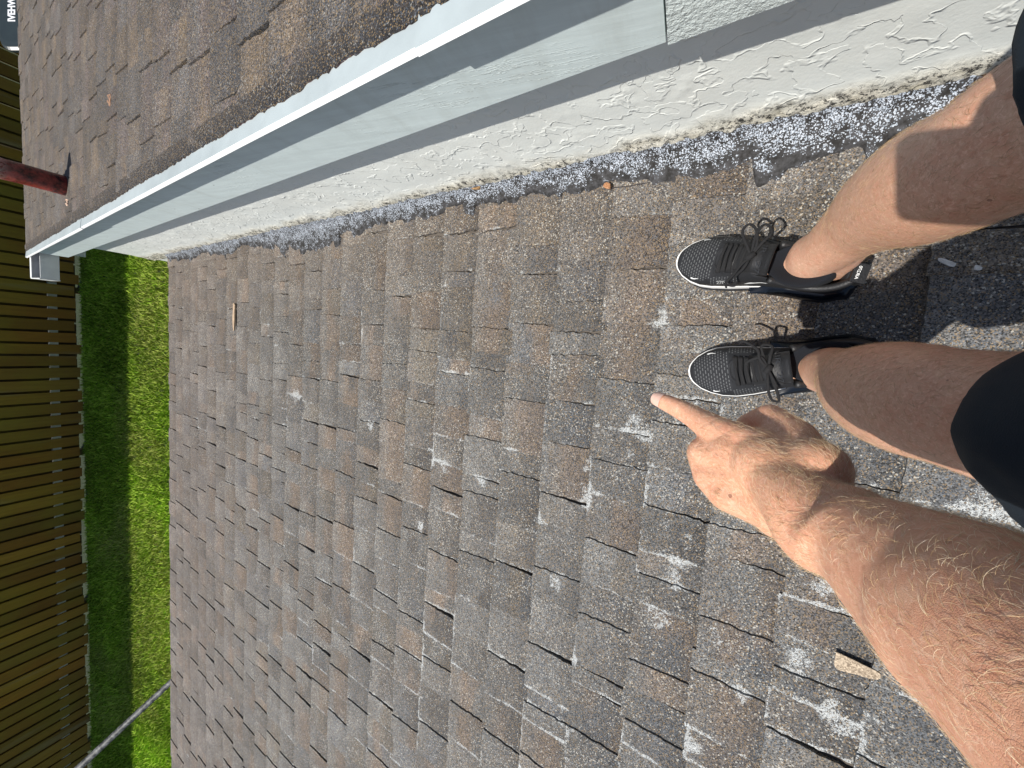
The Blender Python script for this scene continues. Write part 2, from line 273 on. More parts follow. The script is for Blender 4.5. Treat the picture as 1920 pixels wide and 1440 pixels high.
def shingles(s_eave, n_course, t0, t1, h, up=False, seed=1):
    rnd = random.Random(seed); A = MB(); EX = .143
    for ci in range(n_course):
        sb = s_eave - ci * EX; t = t0 - rnd.uniform(0, .15); lam = rnd.random() < .5
        while t < t1:
            wd = rnd.uniform(.07, .155) if rnd.random() < .85 else rnd.uniform(.045, .07); ta, tb = max(t, t0), min(t + wd, t1); t += wd; lam = not lam if rnd.random() < .82 else lam
            if tb - ta < .012: continue
            nv = 17; sk = rnd.uniform(-.008, .008); sk2 = rnd.uniform(-.008, .008)
            U = np.unique(np.concatenate([np.linspace(0, 1, max(5, int((tb - ta) / .010))), np.array([.005, .014]) / (tb - ta), 1 - np.array([.005, .014]) / (tb - ta)])); nu = len(U) - 1; Vv = np.concatenate([np.linspace(0, .88, 14), [.91, .95, .98, 1.0]]); uu, vv = np.meshgrid(U, Vv, indexing='ij')
            T = (ta + sk * (1 - vv) * (ta > t0)) * (1 - uu) + (tb + sk2 * (1 - vv) * (tb < t1)) * uu
            jag = (fbm(np.stack([T * 130, 0 * T + ci * 7.3], -1), seed, 3) - .5) * .0075 + (rnd.uniform(-.004, .004)) + (.004 if not lam else 0)
            dS = np.where(vv > .9, jag, 0); S = sb - EX * 1.06 + EX * 1.06 * vv + dS
            curl = sm(.35, .75, fbm(np.stack([T * 6 + ci, S * 5], -1), seed + 5, 2)) * .0020 * vv ** 4
            n_ = .0012 + .0052 * vv + (.0048 if lam else 0.0) + curl + (fbm(np.stack([T * 30, S * 30], -1), seed + 2, 2) - .5) * .0007
            ej = (fbm(np.stack([S * 150 + ci * 5, T * 3], -1), seed + 9, 3) - .5) * .0085
            T = T + np.where((uu < .01) | (uu > .99), ej, 0)
            c0 = palette(0, 0, rnd.random(), up); c1 = palette(0, 0, rnd.random(), up); mixw = sm(.38, .62, fbm(np.stack([T * 7 + ci * 3, S * 20 + ci], -1), seed + 3, 3))[..., None]
            col = c0 * (1 - mixw) + c1 * mixw; k = rnd.uniform(.70, 1.14)
            col = col * k * (.86 + .30 * fbm(np.stack([T * 16 + ci, S * 3], -1), seed + 31, 2))[..., None]
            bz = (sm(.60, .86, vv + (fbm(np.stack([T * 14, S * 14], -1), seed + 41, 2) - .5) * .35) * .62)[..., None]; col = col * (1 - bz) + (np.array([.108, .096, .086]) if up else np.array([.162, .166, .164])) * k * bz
            if not up:                                      # browner by the wall, mauve-brown far off, blue grey by the feet
                wb = np.clip(1 - (T - WALL) / .50, 0, 1)[..., None] * .38; col = col * (1 - wb) + np.array([.170, .118, .085]) * wb * k
                fr = sm(1.6, 3.2, S)[..., None] * .45; col = col * (1 - fr) + np.array([.150, .120, .110]) * fr * k
                nr = sm(.7, -.1, S)[..., None] * .22; col = col * (1 - nr) + np.array([.105, .112, .122]) * nr * k
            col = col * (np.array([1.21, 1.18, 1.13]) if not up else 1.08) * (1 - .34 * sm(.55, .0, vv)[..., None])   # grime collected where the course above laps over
            if not up:
                near = sm(2.4, .6, S) * sm(-.3, .15, T) * (.6 + .4 * sm(.3, 1.2, T)); patch = np.clip(.35 * sm(.60, .78, fbm(np.stack([T * 9, S * 9], -1), 77, 3)) + 1.15 * blobs(S, T), 0, 1)
                far = sm(.55, .8, fbm(np.stack([T * 9, S * 9], -1), 71, 2)) * .55
                e = np.maximum(.8 * sm(.90, 1.0, vv) * (rnd.random() < .6), 1.0 * np.maximum(.45 * sm(.016, 0, uu * (tb - ta)), sm(.016, 0, (1 - uu) * (tb - ta))) * (rnd.random() < .8))
                lich = np.clip((.66 * patch * (.55 + .9 * fbm(np.stack([T * 55, S * 55], -1), 88, 3))) + near * (e * (.36 + .25 * patch)) + (.50 + far * .7) * e * .58, 0, 1)
            else: lich = 0.18 * sm(.9, 1, vv) * (rnd.random() < .3) + 0 * vv
            W = nv + 1; tn = (nu + 1) * W; Pt = rp(S, T, n_, h).reshape(-1, 3); idx = lambda i, j: i * W + j
            Fc = [(idx(i, j), idx(i, j + 1), idx(i + 1, j + 1), idx(i + 1, j)) for i in range(nu) for j in range(nv)]
            ring = [idx(0, j) for j in range(W)] + [idx(i, nv) for i in range(1, nu + 1)] + [idx(nu, j) for j in range(nv - 1, -1, -1)]
            low = rp(S, T, -.002 + 0 * n_, h).reshape(-1, 3)[ring]; m_ = len(ring)
            Fc += [(ring[q], tn + q, tn + q + 1, ring[q + 1]) for q in range(m_ - 1)]
            colf = col.reshape(-1, 3); lf = (lich + 0 * vv).reshape(-1); rk_ = np.array([.42 if (q % W) < nv else 1.7 for q in ring])[:, None]  # sunlit line painted into the butt faces; cut sides dark asphalt
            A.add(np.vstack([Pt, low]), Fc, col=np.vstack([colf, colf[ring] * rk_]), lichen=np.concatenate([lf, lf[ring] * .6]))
    return A
def slab(name, s0, s1, t0, t1, h, th, mat):
    A = MB(); P = rp([s0, s1, s1, s0], [t0, t0, t1, t1], 0, h - .003); Q = P.copy(); Q[:, 2] -= th
    A.add(np.vstack([P, Q]), [(0, 1, 2, 3), (7, 6, 5, 4), (0, 4, 5, 1), (1, 5, 6, 2), (2, 6, 7, 3), (3, 7, 4, 0)]); return A.build(name, mat)
T_END = 5.2
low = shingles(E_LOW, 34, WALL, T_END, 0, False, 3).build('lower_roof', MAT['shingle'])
dk = plain('roof deck', (.10, .085, .07), .9); deck = slab('roof_deck', E_LOW - 34 * .143, E_LOW - .01, WALL, T_END, 0, .12, dk)
A = MB()                                                   # white metal edge under the eave shingles
for q0 in np.arange(WALL, T_END, .7):
    q1 = min(q0 + .7, T_END) - .003; j = random.uniform(-.002, .002)
    P = rp([E_LOW - .04, E_LOW + .006 + j, E_LOW + .010 + j, E_LOW + .012 + j], [q0] * 4, [-.001, -.001, -.004, -.004], 0); P[3, 2] -= .05; Q = P.copy(); Q[:, 1] = q1
    A.add(np.vstack([P, Q]), [(i, i + 1, i + 5, i + 4) for i in range(3)])
drip = A.build('drip_edge', MAT['white']); under(house, low, deck); 
drip.parent = low; deck.parent = None; under(house, deck)
# walls below the lower eave and the stucco wall between the roofs
def wall_strip():
    X0, X1 = -1.6, 3.79; nx, nz = 700, 44; x = np.linspace(X0, X1, nx); out = []
    u = np.linspace(0, 1, nz); hh = u * .42
    xx, hg = np.meshgrid(x, hh, indexing='ij'); z = -H - TP * xx + hg - .02
    P2 = np.stack([xx * 9, z * 9 + 50], -1); wv = fbm(P2, 11, 3); base = sm(.115, .035, hg - .02 + (fbm(np.stack([xx * 14, hg * 14], -1), 21, 4) - .5) * .08)
    dist = (fbm(np.stack([xx * 70, hg * 70], -1), 31, 3) - .5) * .010 * base + (wv - .5) * .004 + base * .006
    rg = np.abs(fbm(np.stack([xx * 13 + 2 * wv, z * 17 + 90], -1), 41, 3) - .5); dist += .0022 * (1 - sm(0, .03, rg)) * sm(.48, .6, fbm(np.stack([xx * 10, z * 12 + 33], -1), 43, 2)) * (1 - base)
    V = np.stack([xx, WALL + dist, z], -1).reshape(-1, 3)
    Fc = [(i * nz + j, (i + 1) * nz + j, (i + 1) * nz + j + 1, i * nz + j + 1) for i in range(nx - 1) for j in range(nz - 1)]
    return mesh('stucco_wall', V, Fc, MAT['stucco'], smooth=True, attrs={'base': base.reshape(-1)})
wall = wall_strip(); A = MB()
z0 = lambda x: -H - TP * x
# solid body of the taller wing, closing the corner beyond the lower eave
P = [(-1.6, WALL - .003, z0(-1.6) + .38), (3.79, WALL - .003, z0(3.79) + .38), (3.79, WALL - .003, GZ), (-1.6, WALL - .003, GZ)]
Q = [(a, -3.9, c) for a, b, c in P]; A.add(P + Q, [(3, 2, 1, 0), (4, 5, 6, 7), (0, 1, 5, 4), (1, 2, 6, 5), (2, 3, 7, 6), (3, 0, 4, 7)], base=np.zeros(8)); wing = A.build('wing_wall', MAT['stucco'])
A = MB(); A.box((-1.5, WALL + .02, GZ), (4.6, 0, 0), (0, T_END - WALL - .2, 0), (0, 0, .8), base=np.zeros(8))
P = [(-1.5, WALL + .02, GZ + .8), (3.1, WALL + .02, GZ + .8), (3.1, T_END - .2, GZ + .8), (-1.5, T_END - .2, GZ + .8)]; Q = [(a, b, z0(a) - .14) for a, b, c in P]
A.add(P + Q, [(0, 1, 5, 4), (1, 2, 6, 5), (2, 3, 7, 6), (3, 0, 4, 7), (4, 5, 6, 7)], base=np.zeros(8)); lwall = A.build('lower_wall', MAT['stucco'])
under(house, wall, wing, lwall)
# upper roof
HU = .595; E_UP = 4.40 / CP; RK = -.428
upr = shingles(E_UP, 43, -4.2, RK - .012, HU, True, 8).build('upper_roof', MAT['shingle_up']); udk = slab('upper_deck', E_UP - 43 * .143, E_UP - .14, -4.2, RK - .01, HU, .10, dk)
under(house, upr, udk)
# dark ragged butt of shingles along the rake
A = MB(); s = np.linspace(E_UP - 43 * .143, E_UP, 900); jn = (fbm(np.stack([s * 90, 0 * s], -1), 5, 4) - .5) * .010; step = np.floor((E_UP - s) / .143)
y1 = RK + .004 + jn + (vnoise(np.stack([step * 3.7, 0 * s], -1), 6) - .5) * .005
P = rp(s, y1 - .05, .011, HU); Q = rp(s, y1, .009 + .004 * fbm(np.stack([s * 60, 0 * s], -1), 15, 3), HU); Z = rp(s, y1 + .001, -.002, HU); n_ = len(s)
A.add(np.vstack([P, Q, Z]), [(i, i + 1, n_ + i + 1, n_ + i) for i in range(n_ - 1)] + [(n_ + i, n_ + i + 1, 2 * n_ + i + 1, 2 * n_ + i) for i in range(n_ - 1)], col=np.vstack([np.tile([.06, .05, .044], (n_, 1)), np.tile([.022, .02, .02], (n_, 1)), np.tile([.22, .05, .06], (n_, 1))]), lichen=np.zeros(3 * n_))
rkedge = A.build('rake_starter', MAT['shingle_up']); rkedge.parent = upr; rkedge.matrix_parent_inverse = Matrix()
def rake_part(name, prof, s0, s1, mat, seg=1, jit=0):
    A = MB(); prof = [(y, h) for y, h in prof]; k = len(prof)
    cuts = [s0, .37, 2.6, s1] if seg > 1 else [s0, s1]
    for a in range(len(cuts) - 1):
        sa = cuts[a]; sb = cuts[a + 1] + (.014 if a < len(cuts) - 2 else 0); off = (.0045, 0, .003)[a]
        nn = 24; V = []
        for i in range(nn + 1):
            s_ = sa + (sb - sa) * i / nn; wv = jit * (math.sin(s_ * 5.1) + .6 * math.sin(s_ * 11.3 + 1)); x = s_ * CP
            V += [(x, y + wv + off, -H - TP * x + h + wv * .7 + off * .6) for y, h in prof]
        Fc = [(i * k + j, (i + 1) * k + j, (i + 1) * k + (j + 1) % k, i * k + (j + 1) % k) for i in range(nn) for j in range(k)]
        Fc += [tuple(range(k)), tuple(nn * k + j for j in range(k))[::-1]]; A.add(V, Fc)
    return A.build(name, mat)
S0 = -1.5; SE = 4.40 / CP
YF = -.420; YL = -.388
board = rake_part('fascia_board', [(YF, .402), (YF, .585), (YF - .02, .585), (YF - .02, .402)], .068, (4.245) / CP, MAT['fascia'], 1, .0008)
mg_ = NT('grey painted stucco'); MAT['stucco_grey'] = mg_.done(mg_.mix(mg_.noise(6, 4), (.56, .635, .62), (.64, .70, .68)), .7, mg_.bump(mg_.math('ADD', mg_.noise(28, 5, .7), mg_.noise(120, 4, .7)), .006))
board2 = rake_part('stucco_band', [(YF + .004, .400), (YF + .004, .586), (YF - .02, .586), (YF - .02, .401)], S0, .065, MAT['stucco_grey'])
soffit = rake_part('soffit', [(YF - .0205, .402), (YF - .0205, .42), (WALL - .02, .42), (WALL - .02, .402)], S0, 4.24 / CP, MAT['white'])
tops = rake_part('rake_flange', [(YL, .6045), (YL - .001, .6065), (-.470, .5985), (-.470, .5955), (YL - .004, .603)], S0, SE, MAT['trim_top'], 2, .0009)
lip = rake_part('rake_lip', [(YL + .0020, .5965), (YL + .0048, .5970), (YL + .0012, .6055), (YL - .0030, .6058), (YL - .0035, .596)], S0, SE, MAT['trim'], 2, .0009)
inner = rake_part('rake_return', [(YL - .0005, .592), (YL - .0005, .5963), (YF - .0, .5963), (YF - .0, .592)], S0, SE, MAT['trim'], 2, .0005)
under(house, board, board2, soffit, tops, lip, inner)
# gutter on the upper eave, its open end past the rake
A = MB(); gx = 4.278; gz = z0(4.41) + HU - .014; y0, y1_ = -4.2, -.245; W_, D_ = .12, .10; t_ = .004
A.box((gx, y0, gz - D_), (t_, 0, 0), (0, y1_ - y0, 0), (0, 0, D_)); A.box((gx + W_, y0, gz - D_), (t_, 0, 0), (0, y1_ - y0, 0), (0, 0, D_)); A.box((gx + t_, y0, gz - D_), (W_ - t_, 0, 0), (0, y1_ - y0, 0), (0, 0, t_))
A.box((gx - .002, y1_ + .0005, gz - D_ - .003), (W_ + .008, 0, 0), (0, .006, 0), (0, 0, D_ + .008)); A.box((gx + W_ - .012, y0, gz + .0005), (.02, 0, 0), (0, y1_ - y0, 0), (0, 0, .006))
gut = A.build('gutter', MAT['white']); A = MB(); A.box((gx + .006, y0, gz - .05), (W_ - .009, 0, 0), (0, y1_ - y0 - .004, 0), (0, 0, .004)); gd = A.build('gutter_shade', plain('painted gutter shade', (.03, .022, .03), .8)); gd.parent = gut  # dark sheet stands in for the shade inside the open gutter
# front board below the gutter
A = MB(); A.box((4.255, -4.2, z0(4.38) + HU - .26), (.02, 0, 0), (0, 3.76, 0), (0, 0, .24)); fb = A.build('eave_board', MAT['fascia']); under(house, gut, fb)
gd.parent = gut
# tar and granule flashing in the angle of roof and wall
def flashing():
    s = np.linspace(-1.4, 3.37 / CP, 1500); k = 26; u = np.linspace(0, 1, k); step = np.floor((E_LOW - s) / .143)
    Wd = .050 + .055 * sm(.30, .75, fbm(np.stack([s * 3.2, 0 * s], -1), 51, 3)) + .035 * (fbm(np.stack([s * 28, 0 * s], -1), 52, 4) - .5) + .022 * (vnoise(np.stack([step * 1.9, 0 * s], -1), 53) - .5) + .03 * sm(.66, .8, vnoise(np.stack([s * 18, 0 * s + 5], -1), 57))
    Wd = Wd * (1 - .40 * sm(1.2, 3.2, s)) * (1 + .18 * sm(.2, -.5, s))
    ss, uu = np.meshgrid(s, u, indexing='ij'); ww = uu * Wd[:, None]
    n_ = .0135 + .030 * np.exp(-ww / .013) + (fbm(np.stack([ss * 45, ww * 60], -1), 55, 4) - .5) * .0025 * (1 - uu ** 6) - .010 * uu ** 10
    t = WALL + ww + .003; V = rp(ss, t, n_).reshape(-1, 3); wv = np.clip(.80 - 1.02 * uu ** 1.6 + .10 * (fbm(np.stack([ss * 7, ww * 30], -1), 59, 3) - .5), 0, 1).reshape(-1)
    return mesh('flashing_tar', V, [(i * k + j, (i + 1) * k + j, (i + 1) * k + j + 1, i * k + j + 1) for i in range(len(s) - 1) for j in range(k - 1)], MAT['tar'], smooth=True, attrs={'w': wv})
fl = flashing(); fl['label'] = 'strip of black tar speckled with pale granules'; under(house, fl)
# vent pipe on the upper roof
def up_pt(x, y): d = ray(x, y); hh = H - HU; return d * (-hh / (d[2] + TP * d[0]))
pb = up_pt(128, 350); n = NT('rusty painted pipe'); c = n.mix(n.ramp(n.noise(22, 5, .75), .38, .60), (0.035, 0.008, 0.010), (0.30, 0.045, 0.035)); top_ = n.attr('top'); c = n.mix(n.math('MULTIPLY', top_, n.ramp(n.noise(55, 5, .7), .4, .5)), c, (0.62, 0.48, 0.42))
pm = n.done(c, .25, n.bump(n.noise(60, 5), .003))
A = MB(); rr = .045; lv = [(-.04, .049, 0), (.0, .047, 0), (.06, rr, 0), (.16, rr, 0), (.21, rr, .1), (.245, rr * 1.03, .5), (.268, rr * 1.12, 1), (.276, rr * 1.05, 1), (.268, rr * .8, 1), (.2, rr * .76, .3), (.1, rr * .74, 0)]
V = []; tp = []; sg = 28
for z, r_, tt in lv:
    for j in range(sg):
        a = 2 * math.pi * j / sg; q = 1 + .05 * math.sin(3 * a + z * 20) * (tt > .05) + .03 * random.uniform(-1, 1) * tt; V.append((pb[0] + r_ * q * math.cos(a), pb[1] + r_ * q * math.sin(a), pb[2] + z + .006 * math.sin(5 * a) * tt)); tp.append(tt)
A.add(V, [(i * sg + j, i * sg + (j + 1) % sg, (i + 1) * sg + (j + 1) % sg, (i + 1) * sg + j) for i in range(len(lv) - 1) for j in range(sg)], top=np.array(tp)); pipe = A.build('vent_pipe', pm, smooth=True)
pipe['label'] = 'dark red vent pipe with crusty pale rim'
A = MB(); A.tube([pb + np.array([0, 0, -.02]), pb + np.array([0, 0, .012])], [.078, .056], 24, top=np.array([0.0] * 48)); boot = A.build('pipe_boot', plain('pipe boot', (.10, .08, .065), .8)); 
pipe.parent = upr; boot.parent = upr
# ------------------------------------------------------------------ small litter on the roof
def litter(name, x, y, shape, mat, label, cat, n=.012, group=None, up=False):
    o = (up_pt(x, y) if up else on_roof(x, y, n)); nr = np.array([SP, 0, CP]); V, Fc, kw = shape()
    V = np.asarray(V, float); ex = np.array([CP, 0, -SP]); ey = np.array([0, 1.0, 0]); W = V[:, :1] * ex + V[:, 1:2] * ey + V[:, 2:3] * nr
    ob = mesh(name, W, Fc, mat, smooth=False, attrs=kw); ob.location = o; return tag(ob, label, cat, group)
def chip(pts, th=.003, rough=.001, bend=0.0, seed=0):
    def f():
        r = random.Random(seed); P = catmull(pts + [pts[0]], 4)[:-1]; n_ = len(P); c = P.mean(0); V = []
        for z, k in ((0, .96), (th, 1.0)):
            V += [(p[0] * k + c[0] * (1 - k), p[1] * k + c[1] * (1 - k), z + bend * (p[0] ** 2 * 30) + r.uniform(-rough, rough)) for p in P]
        for z, k in ((th, .6),): V += [(p[0] * k + c[0] * (1 - k), p[1] * k + c[1] * (1 - k), z + r.uniform(-rough, rough) + bend * (p[0] ** 2 * 10)) for p in P]
        V.append((c[0], c[1], th)); Fc = [(i, (i + 1) % n_, n_ + (i + 1) % n_, n_ + i) for i in range(n_)] + [(n_ + i, n_ + (i + 1) % n_, 2 * n_ + (i + 1) % n_, 2 * n_ + i) for i in range(n_)] + [(2 * n_ + i, 2 * n_ + (i + 1) % n_, 3 * n_) for i in range(n_)] + [tuple(range(n_))[::-1]]
        return V, Fc, None
    return f
mc = plain('dry orange leaf', (.38, .19, .09), .6, .3, 120); mtan = plain('tan wood sliver', (.40, .29, .19), .7, .25, 90); mw = plain('white crumb', (.68, .68, .66), .7, .1, 60, .001)
mfr = NT('loose shingle granules'); v = mfr.sep(mfr.vor(420)); mfr = mfr.done(mfr.mix(v[0], (.17, .085, .03), (.42, .27, .13)), .8, mfr.bump(v[1], .001))
msc = NT('bare tan shingle mat'); v = msc.sep(msc.vor(380)); msc = msc.done(msc.mix(v[0], (.20, .15, .10), (.58, .47, .34)), .8, msc.bump(v[1], .0018))
litter('leaf_scrap', 1139, 349, chip([(-.008, -.004), (.004, -.007), (.009, 0), (.002, .006), (-.010, .008)], .006, .002, 0, 1), mc, 'small curled orange leaf scrap with a dark stem, near the stucco wall', 'leaf')
A = MB(); a0 = on_roof(1148, 352, .018); a1 = on_roof(1178, 349, .014); a2 = on_roof(1210, 343, .014); A.tube(catmull([a0, a1, a2], 5), .0012, 5); st = A.build('stem', plain('dark stem', (.035, .03, .03), .8)); lf_ = bpy.data.objects['leaf_scrap']; under(lf_, st)
litter('shingle_fragment', 896, 350, chip([(-.016, -.010), (.014, -.011), (.017, .006), (-.010, .011), (-.018, .004)], .010, .001, 0, 2), mfr, 'brown shingle fragment lying on the black tar strip', 'shingle fragment', .024)
litter('wood_sliver', 440, 594, chip([(-.017, -.064), (.008, -.066), (.010, .060), (-.010, .064)], .006, .002, 0, 3), mtan, 'pale tan wood sliver lying across the lower roof, left of centre', 'wood sliver')
litter('shingle_scrap', 1604, 1252, chip([(.030, -.017), (-.006, -.013), (-.031, -.009), (-.034, -.001), (-.027, .006), (.0, .011), (.028, .013)], .0030, .0006, 0, 4), msc, 'torn tan shingle scrap next to the forearm', 'shingle scrap', .010)
litter('white_crumb', 1776, 493, chip([(-.010, .002), (-.002, -.003), (.010, -.008), (.011, -.004), (.0, .004), (-.008, .007)], .004, .0008, 0, 5), mw, 'longer white crumb in the shadow between the legs', 'crumb', .010, 'white crumbs in the leg shadow')
litter('white_crumb', 1834, 502, chip([(-.004, .0), (.004, -.004), (.004, .003), (-.003, .004)], .004, .0008, 0, 6), mw, 'rounder white crumb in the shadow, nearer the photo edge', 'crumb', .010, 'white crumbs in the leg shadow')
A = MB(); A.tube(catmull([on_roof(976, 322, .03), on_roof(984, 314, .032), on_roof(992, 306, .03)], 4), [.0012] * 9, 5); tw = A.build('twig', plain('dark red twig', (.11, .02, .025), .6)); tag(tw, 'tiny dark red twig on the granules by the wall', 'twig')
litter('roof_crumb', 212, 190, chip([(-.018, -.014), (.016, -.02), (.022, .016), (-.016, .02)], .010, .003, 0, 7), plain('orange chip', (.30, .17, .10), .8, .3, 60), 'orange brown chip on the upper roof', 'roof chip', up=True)
litter('roof_crumb', 132, 380, chip([(-.02, -.008), (.02, -.014), (.018, .014), (-.013, .017)], .012, .004, 0, 8), plain('pale mortar chip', (.50, .36, .27), .8, .3, 60), 'pale mortar chip at the foot of the vent pipe', 'roof chip', up=True)
# ------------------------------------------------------------------ cable from the eave
n = NT('mottled grey pole'); cm_ = n.done(n.mix(n.ramp(n.noise(26, 5, .7), .42, .62), (.014, .016, .018), (.16, .165, .16)), .6, n.bump(n.noise(40, 4), .003))
c0 = on_roof(329, 1271, -.03) * 1.0; d1 = at(140, 1447, 1.0); c1 = d1 * (-(H + .52) / d1[2]); dv = c1 - c0
pts = [c0 - dv * .03, c0 + dv * .5, c1, c0 + dv * 1.6, c0 + dv * 2.2]
A = MB(); cp_ = catmull(pts, 14); A.tube(cp_, np.linspace(.021, .032, len(cp_)), 14); cb = A.build('weathered_pole', cm_, smooth=True); tag(cb, 'thick mottled grey pole sticking out from under the eave over the lawn', 'pole')
# ------------------------------------------------------------------ dark bin with lettering beyond the upper eave
def text_mesh(txt, size, ext=.0, bold=0.0):
    cu = bpy.data.curves.new('lettering', 'FONT'); cu.body = txt; cu.size = size; cu.extrude = ext; cu.offset = bold; cu.align_x = 'CENTER'; cu.align_y = 'CENTER'; cu.resolution_u = 3
    ob = bpy.data.objects.new('lettering', cu); COL.objects.link(ob); dg = bpy.context.evaluated_depsgraph_get(); me = bpy.data.meshes.new_from_object(ob.evaluated_get(dg))
    V = np.array([v.co[:] for v in me.vertices]); Fc = [tuple(p.vertices) for p in me.polygons]; bpy.data.objects.remove(ob); return V, Fc

def cart():
    mt = NT('dark plastic'); m = mt.done(mt.mix(mt.noise(8, 3), (.018, .026, .032), (.035, .05, .055)), .35); lt = plain('white lettering', (.85, .87, .9), .5)
    D = 7.4; o = at(12, 42, D); a, b, c = M[0], M[1], -M[2]; px = D / F_PX / 1.52
    root = empty('storage_bin', (float(o[0]), float(o[1]), GZ), 'dark rounded plastic bin with white lettering beyond the upper eave', 'bin')
    X0, X1, Y0, Y1, r_ = -13, 46, -190, 42, 17; cx, cy = (X0 + X1) / 2, (Y0 + Y1) / 2; pts = []
    for qx, qy, a0 in ((X1 - r_, Y1 - r_, 0), (X0 + r_, Y1 - r_, 90), (X0 + r_, Y0 + r_, 180), (X1 - r_, Y0 + r_, 270)):
        for k in range(7): an = R(a0 + k * 15); pts.append((qx + r_ * math.cos(an), qy + r_ * math.sin(an)))
    n_ = len(pts)
    def loft(levels):
        V = []
        for dz, sc, drop in levels: V += [o + a * (cx + (x_ - cx) * sc) * px + b * (cy + (y_ - cy) * sc) * px + c * dz - np.array([0, 0, drop]) for x_, y_ in pts]
        k = len(levels); return V, [(i * n_ + j, (i + 1) * n_ + j, (i + 1) * n_ + (j + 1) % n_, i * n_ + (j + 1) % n_) for i in range(k - 1) for j in range(n_)] + [tuple(range(n_)), tuple((k - 1) * n_ + j for j in range(n_))[::-1]]
    A = MB(); A.add(*loft([(.0, .90, 0), (-.004, .97, 0), (-.02, 1.0, 0), (-.05, 1.0, 0)])); lid = A.build('lid', m)
    zb = float(o[2]) - GZ - .35; A = MB(); A.add(*loft([(-.052, .94, 0), (-.06, .93, .3), (-.06, .84, zb)])); body = A.build('bin_body', m)
    V, Fc = text_mesh("IVEHWM", 15.5 * px, .0015, .5 * px); W = np.array([o + a * (10 - q[1] * 1.12) * px / px * 1 * 0 + a * ((9.5 * px) - q[1] * 1.05) + b * ((-25 * px) - q[0] * .80) + c * (.003 + q[2]) for q in V])
    t = mesh('lettering', W, Fc, lt); under(root, body, lid, t)
cart()
# ------------------------------------------------------------------ person
def cam2w(x, y, z): return M.T @ np.array([x, y, z])
def skin_mat():
    n = NT('sunlit skin'); tan = n.attr('tan'); mott = n.noise(70, 5, .65); fre = n.noise(150, 4, .6); big = n.noise(9, 3)
    c = n.mix(tan, (0.60, 0.375, 0.26), (0.70, 0.37, 0.235))
    c = n.mix(n.ramp(mott, .42, .70, 0, .38), c, (0.66, 0.245, 0.15)); c = n.mix(n.ramp(n.noise(60, 4, .6), .55, .75, 0, .45), c, (0.78, 0.50, 0.33)); c = n.mix(n.ramp(fre, .56, .68, 0, .30), c, (0.36, 0.14, 0.07))
    c = n.mix(n.ramp(n.noise(230, 4, .7, dist=1.0), .50, .66, 0, .5), c, (0.92, 0.62, 0.45)); c = n.mix(n.ramp(n.noise(190, 4, .7, dist=.8), .54, .68, 0, .28), c, (0.46, 0.17, 0.10))
    mole = n.vor(24, out='Distance'); c = n.mix(n.math('MULTIPLY', n.math('LESS_THAN', mole, .045), .6), c, (0.14, 0.05, 0.03)); c = n.mix(n.ramp(big, .4, .7, 0, .2), c, (0.62, 0.28, 0.18))
    cr = n.vor(1000, feature='DISTANCE_TO_EDGE', out='Distance'); hg = n.math('ADD', n.ramp(cr, 0, .18), n.math('MULTIPLY', n.noise(130, 4), .8))
    m = n.done(c, n.ramp(n.noise(50, 3),   .3, .7, .38, .54), n.bump(hg, .00010, .6), spec=.4)
    n.b.inputs['Subsurface Weight'].default_value = .12; n.b.inputs['Subsurface Radius'].default_value = (.012, .004, .002); n.b.inputs['Subsurface Scale'].default_value = .5
    return m
SKIN = skin_mat()
def capsule(A, p, q, r0, r1, seg=20, rings=5, sc=1.0, ax=None):
    p = np.array(p, float); q = np.array(q, float); d = q - p; L = np.linalg.norm(d); d = d / (L + 1e-9); up = np.array([1.0, .1, 0]) if abs(d[0]) < .8 else np.array([0, 1.0, .1])
    if ax is not None: up = np.array(ax, float)
    B = up - (up @ d) * d; B /= np.linalg.norm(B); C = np.cross(d, B); V = []; lv = []
    for k in range(rings): an = math.pi / 2 * (1 - k / rings); lv.append((p - d * r0 * math.sin(an), r0 * math.cos(an)))
    lv += [(p, r0), (q, r1)]
    for k in range(1, rings + 1): an = math.pi / 2 * k / rings; lv.append((q + d * r1 * math.sin(an), r1 * math.cos(an)))
    for c, r in lv:
        for j in range(seg): a = 2 * math.pi * j / seg; V.append(c + max(r, 1e-4) * (math.cos(a) * C + sc * math.sin(a) * B))
    n_ = len(lv); A.add(V, [(i * seg + j, i * seg + (j + 1) % seg, (i + 1) * seg + (j + 1) % seg, (i + 1) * seg + j) for i in range(n_ - 1) for j in range(seg)] + [tuple(range(seg))[::-1], tuple((n_ - 1) * seg + j for j in range(seg))])
